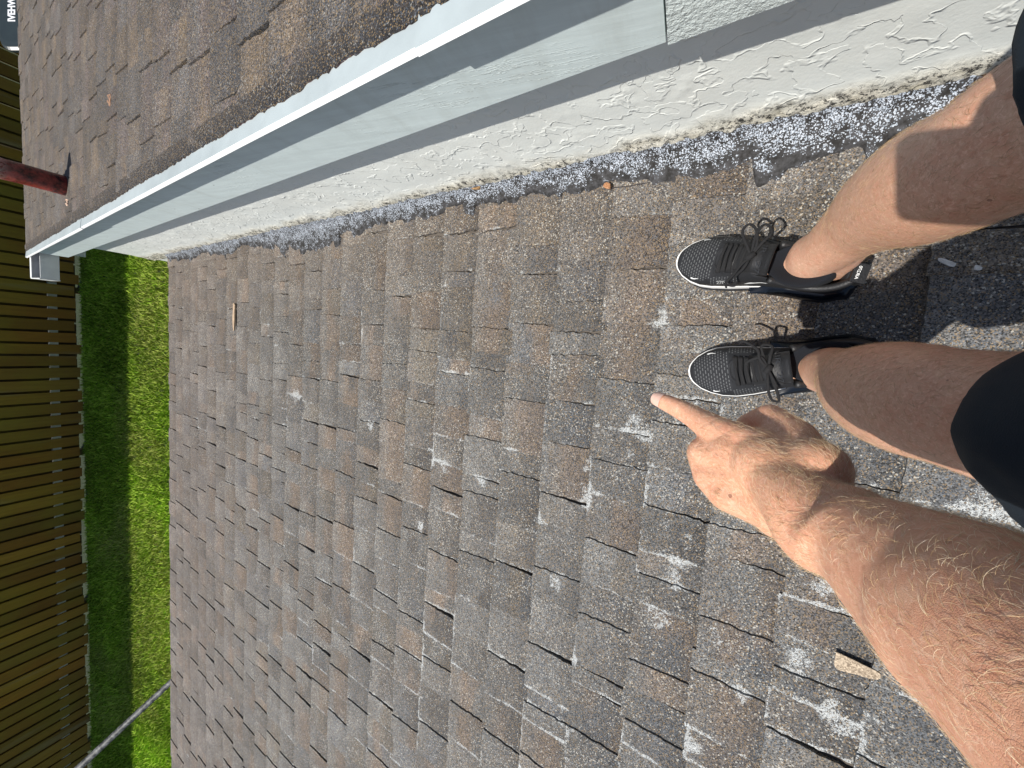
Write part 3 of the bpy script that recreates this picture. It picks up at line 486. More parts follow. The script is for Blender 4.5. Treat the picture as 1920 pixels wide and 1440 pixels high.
def limb(A, L, sc=1.0, ax=None, seg=36):                    # one smooth tapering tube through the joints, rounded ends
    Q = catmull([tuple(q) for q in L], 6); P, r = Q[:, :3], Q[:, 3]
    scs = np.interp(np.linspace(0, 1, len(Q)), np.linspace(0, 1, len(L)), np.broadcast_to(sc, (len(L),)) if np.ndim(sc) == 0 else sc)
    d0 = (P[0] - P[1]); d0 /= np.linalg.norm(d0); d1 = P[-1] - P[-2]; d1 /= np.linalg.norm(d1); pre = []; post = []
    for k in range(5): a = math.pi / 2 * (1 - k / 5); pre.append((P[0] + d0 * r[0] * .6 * math.sin(a), max(r[0] * math.cos(a), 1e-4), scs[0])); a = math.pi / 2 * (k + 1) / 5; post.append((P[-1] + d1 * r[-1] * .6 * math.sin(a), max(r[-1] * math.cos(a), 1e-4), scs[-1]))
    LV = pre + list(zip(P, r, scs)) + post; C_ = np.array([q[0] for q in LV]); T = np.gradient(C_, axis=0); up = np.array([1.0, .1, 0]) if ax is None else np.array(ax, float); V = []
    T[:5] = P[1] - P[0]; T[-5:] = P[-1] - P[-2]
    for (c, r_, s_), t in zip(LV, T):
        t = t / np.linalg.norm(t); B = up - (up @ t) * t; B /= np.linalg.norm(B); D = np.cross(t, B)
        for j in range(seg): a = 2 * math.pi * j / seg; V.append(c + r_ * (math.cos(a) * D + s_ * math.sin(a) * B))
    n_ = len(LV); A.add(V, [(i * seg + j, i * seg + (j + 1) % seg, (i + 1) * seg + (j + 1) % seg, (i + 1) * seg + j) for i in range(n_ - 1) for j in range(seg)] + [tuple(range(seg))[::-1], tuple((n_ - 1) * seg + j for j in range(seg))])
def chain(A, L, **k):
    for a, b in zip(L[:-1], L[1:]): capsule(A, a[:3], b[:3], a[3], b[3], **k)
def remeshed(A, vox, smooth_it=6, fac=.6):
    o = A.build('tmp'); md = o.modifiers.new('r', 'REMESH'); md.mode = 'VOXEL'; md.voxel_size = vox; md.adaptivity = 0
    if smooth_it: s = o.modifiers.new('s', 'SMOOTH'); s.iterations = smooth_it; s.factor = fac
    dg = bpy.context.evaluated_depsgraph_get(); me = bpy.data.meshes.new_from_object(o.evaluated_get(dg)); V = np.empty(len(me.vertices) * 3); me.vertices.foreach_get('co', V)
    Fc = np.empty(len(me.loops), np.int64); me.loops.foreach_get('vertex_index', Fc); Fc = Fc.reshape(-1, 4).tolist(); bpy.data.objects.remove(o); return V.reshape(-1, 3), Fc
def P4(x, y, d, r): return (*at(x, y, d), r)
# --- left arm and pointing hand (fine mesh)
A = MB(); W0 = at(1492, 922, .385)
def pair(p, q, d):
    a = at(*p, 1.0); b = at(*q, 1.0); al = math.acos(float(a @ b)) / 2; c = a + b; c /= np.linalg.norm(c); return (*(c * d), d * math.sin(al))
wr = [pair((1428, 992), (1550, 850), .398), pair((1475, 1048), (1600, 885), .372), pair((1540, 1107), (1675, 925), .352), pair((1612, 1187), (1768, 956), .326), pair((1700, 1290), (1885, 992), .299), pair((1805, 1406), (2010, 1035), .272)]
elbow = M.T @ np.array([.176, .112, .072]); sh_l = np.array([-.30, .135, .23])
limb(A, wr + [(*elbow, .046)], ax=-M[2], sc=[.66, .72, .78, .86, .90, .92, 1.0]); chain(A, [(*elbow, .043), (-.23, .125, .07, .050), (*sh_l, .06)], seg=28)
mcp = {'i': P4(1349, 812, .425, .0145), 'm': P4(1322, 851, .428, .0150), 'r': P4(1334, 893, .423, .0145), 'p': P4(1366, 931, .412, .0135)}
wrA = P4(1528, 884, .392, .021); wrB = P4(1464, 958, .396, .021)
for k, (wp, r0) in {'i': (wrA, .018), 'm': (P4(1495, 905, .395, .02), .020), 'r': (P4(1480, 930, .395, .02), .020), 'p': (wrB, .019)}.items(): capsule(A, wp[:3], mcp[k][:3], r0, mcp[k][3], seg=28)
capsule(A, wrA[:3], wrB[:3], .024, .022, seg=28); capsule(A, P4(1425, 870, .412, 0)[:3], P4(1400, 880, .418, 0)[:3], .026, .025, seg=28)
chain(A, [mcp['i'], P4(1296, 779, .446, .0108), P4(1265, 762, .458, .0097), P4(1241, 752, .4665, .0084)], seg=28)
capsule(A, P4(1330, 800, .432, 0)[:3], P4(1360, 830, .432, 0)[:3], .0135, .015, seg=24)
dn = M[2]                                                 # away from the lens: the folded fingers hide below the back of the hand
for k, (a_, b_) in {'m': ((1330, 850), (1385, 850)), 'r': ((1340, 890), (1395, 885)), 'p': ((1372, 926), (1418, 912))}.items():
    m0 = mcp[k]; r_ = m0[3]; d0 = {'m': .428, 'r': .423, 'p': .412}[k]
    chain(A, [m0, P4(*a_, d0 + .040, r_ * .78), P4(b_[0], b_[1], d0 + .046, r_ * .70), P4(b_[0] - 8, b_[1], d0 + .026, r_ * .60)], seg=20)
chain(A, [P4(1512, 878, .398, .021), P4(1489, 826, .425, .0185), P4(1443, 786, .445, .0140), P4(1402, 800, .462, .0118)], seg=24); capsule(A, P4(1489, 826, .425, 0)[:3], P4(1420, 845, .425, 0)[:3], .017, .017, seg=20)
for a_, b_ in (('m', 'r'), ('r', 'p')): capsule(A, np.array(mcp[a_][:3]) + .004 * dn, np.array(mcp[b_][:3]) + .004 * dn, .0145, .0138, seg=24)
capsule(A, P4(1500, 920, .392, 0)[:3], P4(1435, 880, .404, 0)[:3], .030, .028, seg=32)
capsule(A, P4(1372, 850, .416, 0)[:3], P4(1415, 915, .408, 0)[:3], .019, .020, seg=24)
Va, Fa = remeshed(A, .0016, 24, .6)
def crease(V, pts, depth, width):                          # shallow skin folds pressed in along lines
    pts = catmull(pts, 10); d = np.full(len(V), 9.0)
    c = V.mean(0); nr = -M[2]
    for p in pts: d = np.minimum(d, np.linalg.norm(V - p, axis=1))
    return V + (M[2])[None] * (depth * np.exp(-(d / width) ** 2))[:, None]
def top_pt(x, y):                                           # the visible skin surface under a photo direction
    r = ray(x, y); r /= np.linalg.norm(r); k = Va @ r; e = np.linalg.norm(Va - k[:, None] * r, axis=1); c = np.where(e < .004)[0]
    return Va[c[np.argmin(k[c])]] if len(c) else at(x, y, .42)
for ln, dp, wd_ in (([(1300, 831), (1318, 808), (1345, 790), (1385, 775)], .0016, .0016), ([(1296, 815), (1305, 800), (1330, 783), (1350, 776)], .0009, .0013), ([(1262, 776), (1266, 763), (1271, 750)], .0008, .0009), ([(1268, 779), (1272, 765), (1277, 751)], .0008, .0009), ([(1274, 782), (1278, 768), (1283, 755)], .0007, .0009), ([(1312, 838), (1345, 812), (1390, 792)], .0009, .0015)):
    Va = crease(Va, [top_pt(*q) for q in ln], dp, wd_)
for ln in ([(1330, 860), (1400, 880), (1470, 910)], [(1345, 895), (1400, 905), (1460, 930)], [(1360, 830), (1420, 850), (1490, 880)]):  # extensor tendons
    Va = crease(Va, [top_pt(*q) for q in ln], -.0011, .0035)
Va = Va + (fbm(Va * 38, 91, 3) - .5)[:, None] * -M[2] * .0022
# --- legs, trunk, head
A = MB()
LL = [(-.226, .004, -.905, .040), (-.223, .006, -.873, .0395), (-.224, .006, -.83, .0385), (-.225, .013, -.766, .043), (-.222, .021, -.685, .054), (-.2185, .025, -.606, .059), (-.217, .027, -.535, .0565), (-.222, .028, -.485, .052), (-.245, .030, -.42, .055), (-.30, .02, -.28, .076), (-.36, -.02, -.10, .092)]
RL = [(-.188, -.182, -.905, .041), (-.186, -.185, -.873, .0405), (-.193, -.189, -.825, .0385), (-.204, -.2005, -.74, .045), (-.2085, -.203, -.668, .0535), (-.214, -.198, -.597, .060), (-.2133, -.189, -.535, .0575), (-.215, -.183, -.485, .054), (-.235, -.188, -.42, .058), (-.295, -.175, -.28, .076), (-.36, -.155, -.10, .092)]
for L_ in (LL, RL): limb(A, L_)
for q_ in ([(-.222, -.172, -.905, .026), (-.215, -.190, -.79, .028)], [(-.262, -.004, -.905, .026), (-.238, .006, -.79, .028)]): chain(A, q_, seg=24)
def foot(hx, hy, tx, ty, ank):                             # heel, toe points on the roof
    h_ = np.array([hx, hy]); t_ = np.array([tx, ty]); pt = lambda u, z: (lambda q: (q[0], q[1], -H - TP * q[0] + z))(h_ + (t_ - h_) * u)
    chain(A, [(*pt(.28, .048), .030), (*pt(.42, .055), .029), (*pt(.62, .043), .026), (*pt(.80, .034), .020)], seg=20)
foot(-.262, -.154, .028, -.219, (-.190, -.178, -.905)); foot(-.305, -.022, -.020, .042, (-.226, .006, -.905))
chain(A, [(-.36, -.01, -.10, .11), (-.37, -.02, .10, .105), (-.35, .02, .24, .10)], seg=28); chain(A, [(-.36, -.17, -.10, .11), (-.37, -.15, .10, .105), (-.35, -.18, .24, .10)], seg=28)
chain(A, [(-.355, -.08, -.05, .125), (-.36, -.08, .12, .12), (-.35, -.08, .26, .11), (-.33, -.08, .33, .06), (-.27, -.08, .42, .055)], seg=28)
chain(A, [(-.35, .02, .25, .08), (*sh_l, .062)], seg=24); sh_r = np.array([-.32, -.295, .27]); chain(A, [(-.35, -.18, .25, .08), (*sh_r, .062)], seg=24)
chain(A, [(*sh_l, .058), (-.26, .130, .13, .052)], seg=24)
hd = np.array([-.20, -.08, .50]); chain(A, [(-.25, -.08, .50, .092), (-.20, -.08, .47, .080), (-.165, -.08, .425, .050)], seg=32); capsule(A, (-.22, -.08, .56), (-.24, -.08, .50), .088, .09, seg=32)
chain(A, [(-.118, -.08, .505, .012), (-.095, -.08, .475, .014)], seg=14); chain(A, [(-.135, -.115, .53, .016), (-.135, -.045, .53, .016)], seg=14); chain(A, [(-.118, -.10, .435, .012), (-.118, -.06, .435, .012)], seg=12)
for sy in (-1, 1): chain(A, [(-.25, -.08 + sy * .088, .53, .014), (-.255, -.08 + sy * .095, .49, .016)], seg=14, sc=.6)
elr = np.array([-.345, -.31, -.02]); wrr = cam2w(.165, -.088, -.012); chain(A, [(*sh_r, .058), (*elr, .044), (*wrr, .031)], seg=24)
Vb, Fb = remeshed(A, .0040, 8, .6)
# --- right hand holding the phone
A = MB(); pm0 = cam2w(.105, -.052, -.010); capsule(A, cam2w(.09, -.050, -.012), cam2w(.13, -.052, -.012), .018, .018, seg=20); capsule(A, wrr, pm0, .028, .022, seg=24)
for i, cx in enumerate((.062, .082, .102, .121)):
    r_ = (.0088, .0090, .0086, .0076)[i]; e_ = (.016, .022, .018, .006)[i]
    capsule(A, cam2w(.12, -.06, -.01), cam2w(cx, -.040, -.004), .015, r_ * 1.25, seg=18); chain(A, [(*cam2w(cx, -.040, -.003), r_ * 1.2), (*cam2w(cx - .003, -.022, .0075), r_), (*cam2w(cx - .004, e_ * .3, .0082), r_ * .9), (*cam2w(cx - .004, e_, .0075), r_ * .8)], seg=18)
chain(A, [(*cam2w(.135, -.060, -.016), .016), (*cam2w(.105, -.042, -.028), .0125), (*cam2w(.080, -.018, -.026), .0105), (*cam2w(.066, -.002, -.0215), .0090)], seg=18)
Vc, Fc_ = remeshed(A, .0026, 5, .6)
V = np.vstack([Va, Vb, Vc]); Fc = Fa + [tuple(i + len(Va) for i in q) for q in Fb] + [tuple(i + len(Va) + len(Vb) for i in q) for q in Fc_]
tan = np.concatenate([np.ones(len(Va)), .25 + .5 * sm(-.7, .0, Vb[:, 2]) - .25 * sm(-.80, -.88, Vb[:, 2]), np.ones(len(Vc))])
person = empty('person', (-.2, -.09, -.95), 'person in black shorts and sneakers standing on the roof, pointing with one bare arm', 'person')
body = mesh('body', V, Fc, SKIN, None, True, {'tan': tan}); under(person, body)
# --- body hair: fine curved strands
def hairs(name, V, Fc, n, keep, flow, ln, rad, cols, rough=.3, lift=.45, parent=None):
    Q = np.array([q[:4] for q in Fc]); c = V[Q].mean(1); nr = np.cross(V[Q[:, 2]] - V[Q[:, 0]], V[Q[:, 3]] - V[Q[:, 1]]); ar = np.linalg.norm(nr, axis=1); nr /= ar[:, None] + 1e-12
    wgt = ar * keep(c, nr); wgt /= wgt.sum(); k = RNG.choice(len(c), n, p=wgt); wq = RNG.dirichlet((1, 1, 1, 1), n); p = (V[Q[k]] * wq[..., None]).sum(1); nn = nr[k]
    d = flow(p); d = d - (d * nn).sum(1)[:, None] * nn; d /= np.linalg.norm(d, axis=1)[:, None] + 1e-9; side = np.cross(nn, d)
    sw = (fbm(p * 30, 61, 2) - .5) * 3.2 + RNG.normal(0, .45, n); d = d * np.cos(sw)[:, None] + side * np.sin(sw)[:, None]; side = np.cross(nn, d)
    L = RNG.uniform(*ln, n); cv = RNG.normal(0, .9, n); lf = lift * RNG.uniform(.3, 1.5, n); ns = 6; pos = [p - nn * .0003]; cur = p.copy()
    for i in range(ns):
        t = (i + .5) / ns; a = cv * t; dd = d * np.cos(a)[:, None] + side * np.sin(a)[:, None]; up = (lf * (1 - 1.35 * t))[:, None]; st_ = dd + nn * up; st_ /= np.linalg.norm(st_, axis=1)[:, None]; cur = cur + st_ * (L / ns)[:, None]; pos.append(cur.copy())
    pos = np.stack(pos, 1); r = rad * RNG.uniform(.7, 1.25, n); rr = np.array([1, 1, .95, .85, .7, .5, .15]); Vh = []
    T = np.gradient(pos, axis=1); T /= np.linalg.norm(T, axis=2)[..., None] + 1e-12; B = np.cross(T, nn[:, None, :] + .01); B /= np.linalg.norm(B, axis=2)[..., None] + 1e-12; C = np.cross(T, B)
    for j in range(3): a = 2 * math.pi * j / 3; Vh.append(pos + (r[:, None] * rr)[..., None] * (math.cos(a) * B + math.sin(a) * C))
    Vh = np.stack(Vh, 2).reshape(n, -1, 3); b0 = np.arange(n)[:, None] * ((ns + 1) * 3); fl_ = []
    for i in range(ns):
        for j in range(3): fl_.append(b0 + np.array([i * 3 + j, i * 3 + (j + 1) % 3, i * 3 + 3 + (j + 1) % 3, i * 3 + 3 + j]))
    Fh = np.concatenate(fl_, 0).tolist(); cc = np.array(cols)[RNG.integers(0, len(cols), n)] * RNG.uniform(.7, 1.2, (n, 1))
    h = NT(name); mt = h.done(h.attr('col', 'Color'), rough, spec=.8); o = mesh(name, Vh.reshape(-1, 3), Fh, mt, None, True, {'col': np.repeat(cc, (ns + 1) * 3, 0)}); under(person, o); return o
wq_, eq_ = np.array(W0), at(1915, 1222, .25); axA = (wq_ - eq_) / np.linalg.norm(wq_ - eq_)
armk = lambda c, nr: (np.clip((nr @ -M[2]) + .45, 0, 1)) * sm(.455, .43, np.linalg.norm(c, axis=1)) * (c[:, 2] < .05) * (.16 + .84 * sm(.45, .36, np.linalg.norm(c, axis=1)))
AH = [(.88, .70, .44), (.78, .56, .30), (.92, .78, .55), (.64, .42, .20)]
hairs('arm_hair', Va, Fa, 22000, armk, lambda p: np.tile(axA * .55 + np.cross(M[2], axA) * -.85, (len(p), 1)), (.0045, .0105), .00006, AH)
legk = lambda c, nr: sm(-.86, -.78, c[:, 2]) * (c[:, 2] < -.36) * (c[:, 0] > -.4) * (.45 + .55 * sm(-.79, -.70, c[:, 2])); hairs('leg_hair', Vb, Fb, 16000, legk, lambda p: np.tile(np.array([.15, .1, -1.0]), (len(p), 1)), (.005, .011), .00007, [(.42, .27, .13), (.60, .42, .22), (.75, .56, .32), (.34, .20, .09)], lift=.35)
# --- fingernail
tip = at(1236, 749, .4672); A = MB(); ia = (np.array(P4(1241, 752, .4665, 0)[:3]) - np.array(P4(1265, 762, .458, 0)[:3])); ia /= np.linalg.norm(ia); nn_ = -M[2] - (-M[2] @ ia) * ia; nn_ /= np.linalg.norm(nn_); cc_ = np.cross(ia, nn_); V = []; c0_ = np.array(P4(1241, 752, .4665, 0)[:3])
for i in range(9):
    for j in range(9):
        u = i / 8; a = (j / 8 - .5) * 2.2; rr_ = .0088 + .0001 * (1 - u); V.append(c0_ + ia * (-.003 + u * .0115) + (nn_ * math.cos(a) * (1 - .10 * u) + cc_ * math.sin(a) * (1 - .25 * u ** 3)) * rr_)
nl = mesh('fingernail', V, [(i * 9 + j, (i + 1) * 9 + j, (i + 1) * 9 + j + 1, i * 9 + j + 1) for i in range(8) for j in range(8)], plain('fingernail', (.70, .45, .36), .25, .03, 60), None, True); under(person, nl)
# --- clothing
cl = NT('black woven shorts'); wv = cl.noise(1, 2, vec=cl.map((900, 900, 900))); clm = cl.done(cl.mix(cl.noise(14, 3), (.007, .013, .021), (.014, .023, .033)), .75, cl.bump(cl.math('ADD', cl.noise(9, 3), cl.math('MULTIPLY', wv, .1)), .004), spec=.25)
A = MB()
chain(A, [(-.256, .036, -.385, .074), (-.30, .030, -.25, .100), (-.36, -.02, -.11, .118)], seg=32); chain(A, [(-.226, -.19, -.345, .072), (-.275, -.19, -.23, .108), (-.36, -.15, -.11, .118)], seg=32); chain(A, [(-.36, -.085, -.10, .13), (-.36, -.085, .0, .125)], seg=28); chain(A, [(-.36, .01, -.06, .115), (-.36, -.18, -.06, .115)], seg=28)
Vs, Fs = remeshed(A, .005, 8, .6)
# cut the rounded ends square: hem plane of each leg
for hc, ax_, sgn in ((np.array([-.252, .033, -.425]), np.array([-.30, 0, 1.0]), 1), (np.array([-.235, -.19, -.372]), np.array([-.30, 0, 1.0]), -1)):
    ax_ = ax_ / np.linalg.norm(ax_); sel = ((Vs[:, 1] > -.085) if sgn > 0 else (Vs[:, 1] <= -.085)); k = (Vs - hc) @ ax_; b_ = sel & (k < 0); Vs[b_] -= np.outer(k[b_], ax_)
Vs += (fbm(Vs * 11, 17, 3) - .5)[:, None] * np.array([.012, .012, 0]) + (fbm(Vs * np.array([34, 34, 12]), 19, 3) - .5)[:, None] * np.array([.007, .007, 0]); sh_ = mesh('shorts', Vs, Fs, clm, None, True); under(person, sh_)
ts = plain('dark grey shirt cloth', (.03, .032, .036), .85, .1, 30, .002); A = MB(); chain(A, [(-.355, -.01, .02, .125), (-.37, -.02, .12, .118), (-.35, .02, .25, .105), (*sh_l, .074), (-.275, .133, .16, .066)], seg=28); chain(A, [(-.355, -.17, .02, .125), (-.37, -.15, .12, .118), (-.35, -.18, .25, .105), (*sh_r, .074), (-.335, -.30, .17, .068)], seg=28); chain(A, [(-.36, -.08, .0, .14), (-.365, -.08, .14, .132), (-.35, -.08, .27, .115), (-.335, -.08, .32, .065)], seg=28)
Vt, Ft = remeshed(A, .008, 5, .6); sh2 = mesh('shirt', Vt, Ft, ts, None, True); under(person, sh2)
A = MB(); capsule(A, (-.235, -.08, .575), (-.27, -.08, .52), .094, .096, seg=28); Vt, Ft = remeshed(A, .006, 4, .5); Vt += (fbm(Vt * 60, 23, 3) - .5)[:, None] * .012; hr = mesh('hair', Vt, Ft, plain('short fair hair', (.20, .12, .05), .6, .3, 120, .003), None, True); under(person, hr)
# --- sneakers
LS = .305
def interp(u, K): return np.interp(u, [k[0] for k in K], [k[1] for k in K])
KW = [(0, .004), (.012, .015), (.04, .024), (.10, .0315), (.2, .0335), (.3, .0330), (.42, .034), (.52, .0385), (.62, .0435), (.72, .0465), (.80, .0455), (.87, .040), (.93, .0315), (.97, .021), (.99, .012), (1, .003)]
KC = [(0, 0), (.25, -.001), (.5, .0), (.7, .003), (.85, .007), (1, .010)]
KT = [(0, .060), (.02, .092), (.06, .098), (.14, .088), (.25, .080), (.36, .084), (.44, .104), (.48, .106), (.54, .096), (.62, .080), (.70, .066), (.78, .056), (.86, .048), (.93, .040), (.98, .032), (1, .024)]
KS = [(0, .032), (.2, .034), (.35, .030), (.5, .027), (.7, .022), (.9, .020), (1, .020)]
def surf(u, v, side, off=0.0):                             # u heel..toe, v 0..1 from medial edge over the top to the lateral edge
    u = np.asarray(u, float); v = np.asarray(v, float); a = np.pi * v; w_ = interp(u, KW); c_ = interp(u, KC); zt = interp(u, KT); zs = interp(u, KS) * 1.0
    e1 = .80 - .12 * sm(.55, .45, u); e2 = .85 - .35 * sm(.52, .40, u); ca, sa = np.cos(a), np.maximum(np.sin(a), 0)
    y = c_ + w_ * np.sign(ca) * np.abs(ca) ** e1 * (1 + .06 * np.sin(a) ** 2 * np.abs(ca)); z = zs + (zt - zs) * sa ** e2
    dish = .052 * sm(.475, .43, u) * sm(.02, .075, u) * sm(.80, .45, np.abs(y - c_) / np.maximum(w_, 1e-4)); z = z - dish
    return np.stack([u * LS, y * side, z + off * 0], -1)
def surf_n(u, v, side, off):
    e = 1e-3; p = surf(u, v, side); du = surf(np.minimum(u + e, 1), v, side) - surf(np.maximum(u - e, 0), v, side); dv = surf(u, np.clip(v + e, 0, 1), side) - surf(u, np.clip(v - e, 0, 1), side)
    n_ = np.cross(du, dv) * -side; n_ /= np.linalg.norm(n_, axis=-1)[..., None] + 1e-12; n_ = np.where(n_[..., 2:3] < -.3, -n_, n_); return p + n_ * off
def knit():
    n = NT('black knit upper'); uv = n.N('ShaderNodeCombineXYZ', {'X': n.attr('su'), 'Y': n.attr('sv')}).outputs[0]
    sx = n.math('MULTIPLY', n.attr('su'), 185.0); sy = n.math('MULTIPLY', n.attr('sv'), 360.0); row = n.math('FLOOR', sx); odd = n.math('MULTIPLY', n.math('MODULO', row, 2.0), .5)
    fx = n.math('SUBTRACT', n.math('FRACT', sx), .5); fy = n.math('SUBTRACT', n.math('FRACT', n.math('ADD', n.math('MULTIPLY', sy, .5), odd)), .5)
    d = n.math('MULTIPLY', n.math('LESS_THAN', n.math('ABSOLUTE', fy), .30), n.math('LESS_THAN', n.math('ABSOLUTE', fx), .13)); d = n.math('MULTIPLY', d, n.math('GREATER_THAN', n.attr('mz'), .5))
    f2 = n.noise(1, 2, vec=n.map((1400, 1400, 1400))); seam = n.attr('seam')
    c = n.mix(n.noise(30, 3), (.008, .009, .011), (.015, .016, .019)); c = n.mix(n.math('MULTIPLY', d, .8), c, (.20, .21, .21)); c = n.mix(n.math('MULTIPLY', n.attr('mz'), .25), c, (.035, .037, .042))
    return n.done(c, n.ramp(n.attr('gl'), 0, 1, .75, .32), n.bump(n.math('ADD', n.math('MULTIPLY', f2, .5), n.math('SUBTRACT', seam, n.math('MULTIPLY', d, .6))), .0010, .8), spec=.4)
MK = knit(); MWH = plain('white midsole foam', (.80, .80, .78), .55, .03, 60, .0004); MBL = plain('black rubber', (.012, .012, .013), .5, .1, 60, .0006)
n_ = NT('smoked air unit'); MAIR = n_.done((.003, .005, .009), .22, None, spec=.45); MLC = plain('black lace', (.009, .009, .010), .8, .2, 900, .0006); MSK = plain('navy sock knit', (.005, .007, .012), .95, .1, 300, .0015); MLT = plain('white shoe print', (.80, .81, .80), .5, .02, 60, 0.0001); MGT = plain('glossy black print', (.035, .037, .042), .22, .02, 60, .0001)
def sneaker(heel, toe, side, label):
    hx = np.array([heel[0], heel[1], -H - TP * heel[0]]); tx = np.array([toe[0], toe[1], -H - TP * toe[0]]); ex = (tx - hx) / np.linalg.norm(tx - hx); ez = np.array([SP, 0, CP]); ez = ez - (ez @ ex) * ex; ez /= np.linalg.norm(ez); ey = np.cross(ez, ex)
    O = hx + ez * .008; sx_ = np.linalg.norm(tx - hx) / LS; L2W = lambda V: O + np.asarray(V)[:, :1] * sx_ * ex + np.asarray(V)[:, 1:2] * 1.07 * ey + np.asarray(V)[:, 2:3] * ez
    nu, nv = 150, 64; u = np.linspace(0, 1, nu) ** 1.0; v = np.linspace(0, 1, nv); uu, vv = np.meshgrid(u, v, indexing='ij'); Vm = surf(uu, vv, side)
    arc = (vv - .5) * (interp(uu, KW) * 2.6); mz = ((uu > .80 - .06 * np.abs(vv - .5) * 2) & (uu < .965) & (vv > .20) & (vv < .80)) | ((uu > .55) & (uu < .72) & (((vv > .10) & (vv < .27)) | ((vv < .90) & (vv > .73))))
    mz = mz | ((uu > .72) & (uu <= .80) & (vv > .25) & (vv < .75))
    seam = .8 * (np.abs(uu - (.745 + .03 * np.cos((vv - .5) * 6))) < .006) + 1.0 * (np.abs(np.hypot((uu - .60) / .13, (vv - .5) / .17) - 1) < .06) + .6 * (np.abs(vv - .5) > .40)
    gl = ((np.abs(vv - .5) > .36) & (uu > .5)).astype(float); ins = np.hypot((uu - .59) / .125, (vv - .5) / .155) < 1; Vm[..., 2] -= .0035 * sm(1.0, .9, np.hypot((uu - .59) / .135, (vv - .5) / .165)) * (uu > .48)
    Fm = [(i * nv + j, (i + 1) * nv + j, (i + 1) * nv + j + 1, i * nv + j + 1) for i in range(nu - 1) for j in range(nv - 1)]
    if side > 0: Fm = [q[::-1] for q in Fm]
    up = mesh('sneaker', L2W(Vm.reshape(-1, 3)), Fm, MK, None, True, {'su': (uu * LS).reshape(-1) * 1.0, 'sv': arc.reshape(-1), 'mz': mz.astype(float).reshape(-1), 'seam': np.clip(seam, 0, 1).reshape(-1), 'gl': gl.reshape(-1)}); under(person, up); up['label'] = label
    def kid(nm, V, Fc, mt, smooth=True, **k): o = mesh(nm, L2W(V), Fc, mt, None, smooth, k or None); o.parent = up; o.matrix_parent_inverse = up.matrix_parent_inverse; o.matrix_parent_inverse = Matrix.Translation(-person.location) @ Matrix(); o.matrix_parent_inverse = Matrix(); return o
    def sole(nm, u0, u1, zl, wl, mt, n1=60):               # zl list of (z as function of u), wl extra half width
        us = np.linspace(u0, u1, n1); V = []; k = len(zl)
        for uu_ in us:
            w_ = interp(uu_, KW); c_ = interp(uu_, KC); pr = [(+1, zl[i](uu_), wl[i]) for i in range(k)] + [(-1, zl[i](uu_), wl[i]) for i in range(k - 1, -1, -1)]
            V += [(uu_ * LS + (wl_ * .8 if uu_ > .97 else (-wl_ * .8 if uu_ < .03 else 0)), (c_ + sg_ * (w_ + wl_ * min(1, w_ / .02))) * side, z_) for sg_, z_, wl_ in pr]
        kk = 2 * k; Fq = [(i * kk + j, (i + 1) * kk + j, (i + 1) * kk + (j + 1) % kk, i * kk + (j + 1) % kk) for i in range(n1 - 1) for j in range(kk)] + [tuple(range(kk))[::-1], tuple((n1 - 1) * kk + j for j in range(kk))]
        if side < 0: Fq = [q[::-1] for q in Fq]
        return kid(nm, np.array(V), Fq, mt)
    wv_ = lambda a: (lambda q: a * (1 + .10 * math.sin(q * 40)))
    sole('outsole', .01, .998, [lambda q: -.007 + .008 * sm(.9, 1, q), lambda q: -.002 + .008 * sm(.9, 1, q), lambda q: .001 + .008 * sm(.9, 1, q)], [.001, .0045, .004], MBL)
    sole('midsole', .36, .999, [lambda q: .0015 + .008 * sm(.9, 1, q), lambda q: .010 + .006 * sm(.9, 1, q), lambda q: interp(q, [(.36, .016), (.45, .024), (.6, .0275), (.8, .024), (1, .026)]), lambda q: interp(q, [(.36, .018), (.45, .026), (.6, .030), (.8, .026), (1, .028)])], [.0005, .0018, .0012, .0002], MWH)
    sole('air_unit', .0, .50, [lambda q: .0015, lambda q: .010, lambda q: .020, lambda q: interp(q, [(0, .030), (.3, .030), (.5, .018)]), lambda q: interp(q, [(0, .040), (.3, .036), (.5, .020)])], [.006, .0115, .0125, .0080, .0005], MAIR)
    # tongue with raised letters, padded collar, heel tab
    uu2 = np.linspace(.40, .60, 14); vv2 = np.linspace(.30, .70, 13); a, b = np.meshgrid(uu2, vv2, indexing='ij'); T = surf(np.maximum(a, .475), b, side); T[..., 0] = a * LS - .004 * (a < .475); T[..., 2] += .0035 + .010 * sm(.47, .40, a) - .004 * (np.abs(b - .5) / .2) ** 3
    T2 = T.copy(); T2[..., 2] -= .005; Vv = np.concatenate([T.reshape(-1, 3), T2.reshape(-1, 3)]); q_ = 13; nn2 = 14 * 13; Fq = [(i * q_ + j, (i + 1) * q_ + j, (i + 1) * q_ + j + 1, i * q_ + j + 1) for i in range(13) for j in range(12)]; Fq += [tuple(x + nn2 for x in f[::-1]) for f in Fq]
    rim = [i * q_ for i in range(14)] + [13 * q_ + j for j in range(1, 13)] + [i * q_ + 12 for i in range(12, -1, -1)] + [j for j in range(11, 0, -1)]; Fq += [(rim[i], rim[(i + 1) % len(rim)], rim[(i + 1) % len(rim)] + nn2, rim[i] + nn2) for i in range(len(rim))]
    tg = kid('tongue', Vv, Fq, MBL)
    A_ = MB(); cu_ = np.linspace(0, 1, 40); loop = []
    for t in cu_:
        an = -2.55 + 5.1 * t; lx = .062 - .066 * math.cos(an) * 1.0; ly = .0300 * math.sin(an) if abs(an) < 1.6 else .0300 * math.copysign(1, an) * (1 - .02 * (abs(an) - 1.6)); lz = .074 + .018 * max(0, math.cos(an)) ** 2 + .026 * sm(.08, .145, lx); loop.append((lx, ly, lz))
    A_.tube(loop, .0062, 10); kid('collar', np.concatenate(A_.v), A_.f, MBL)
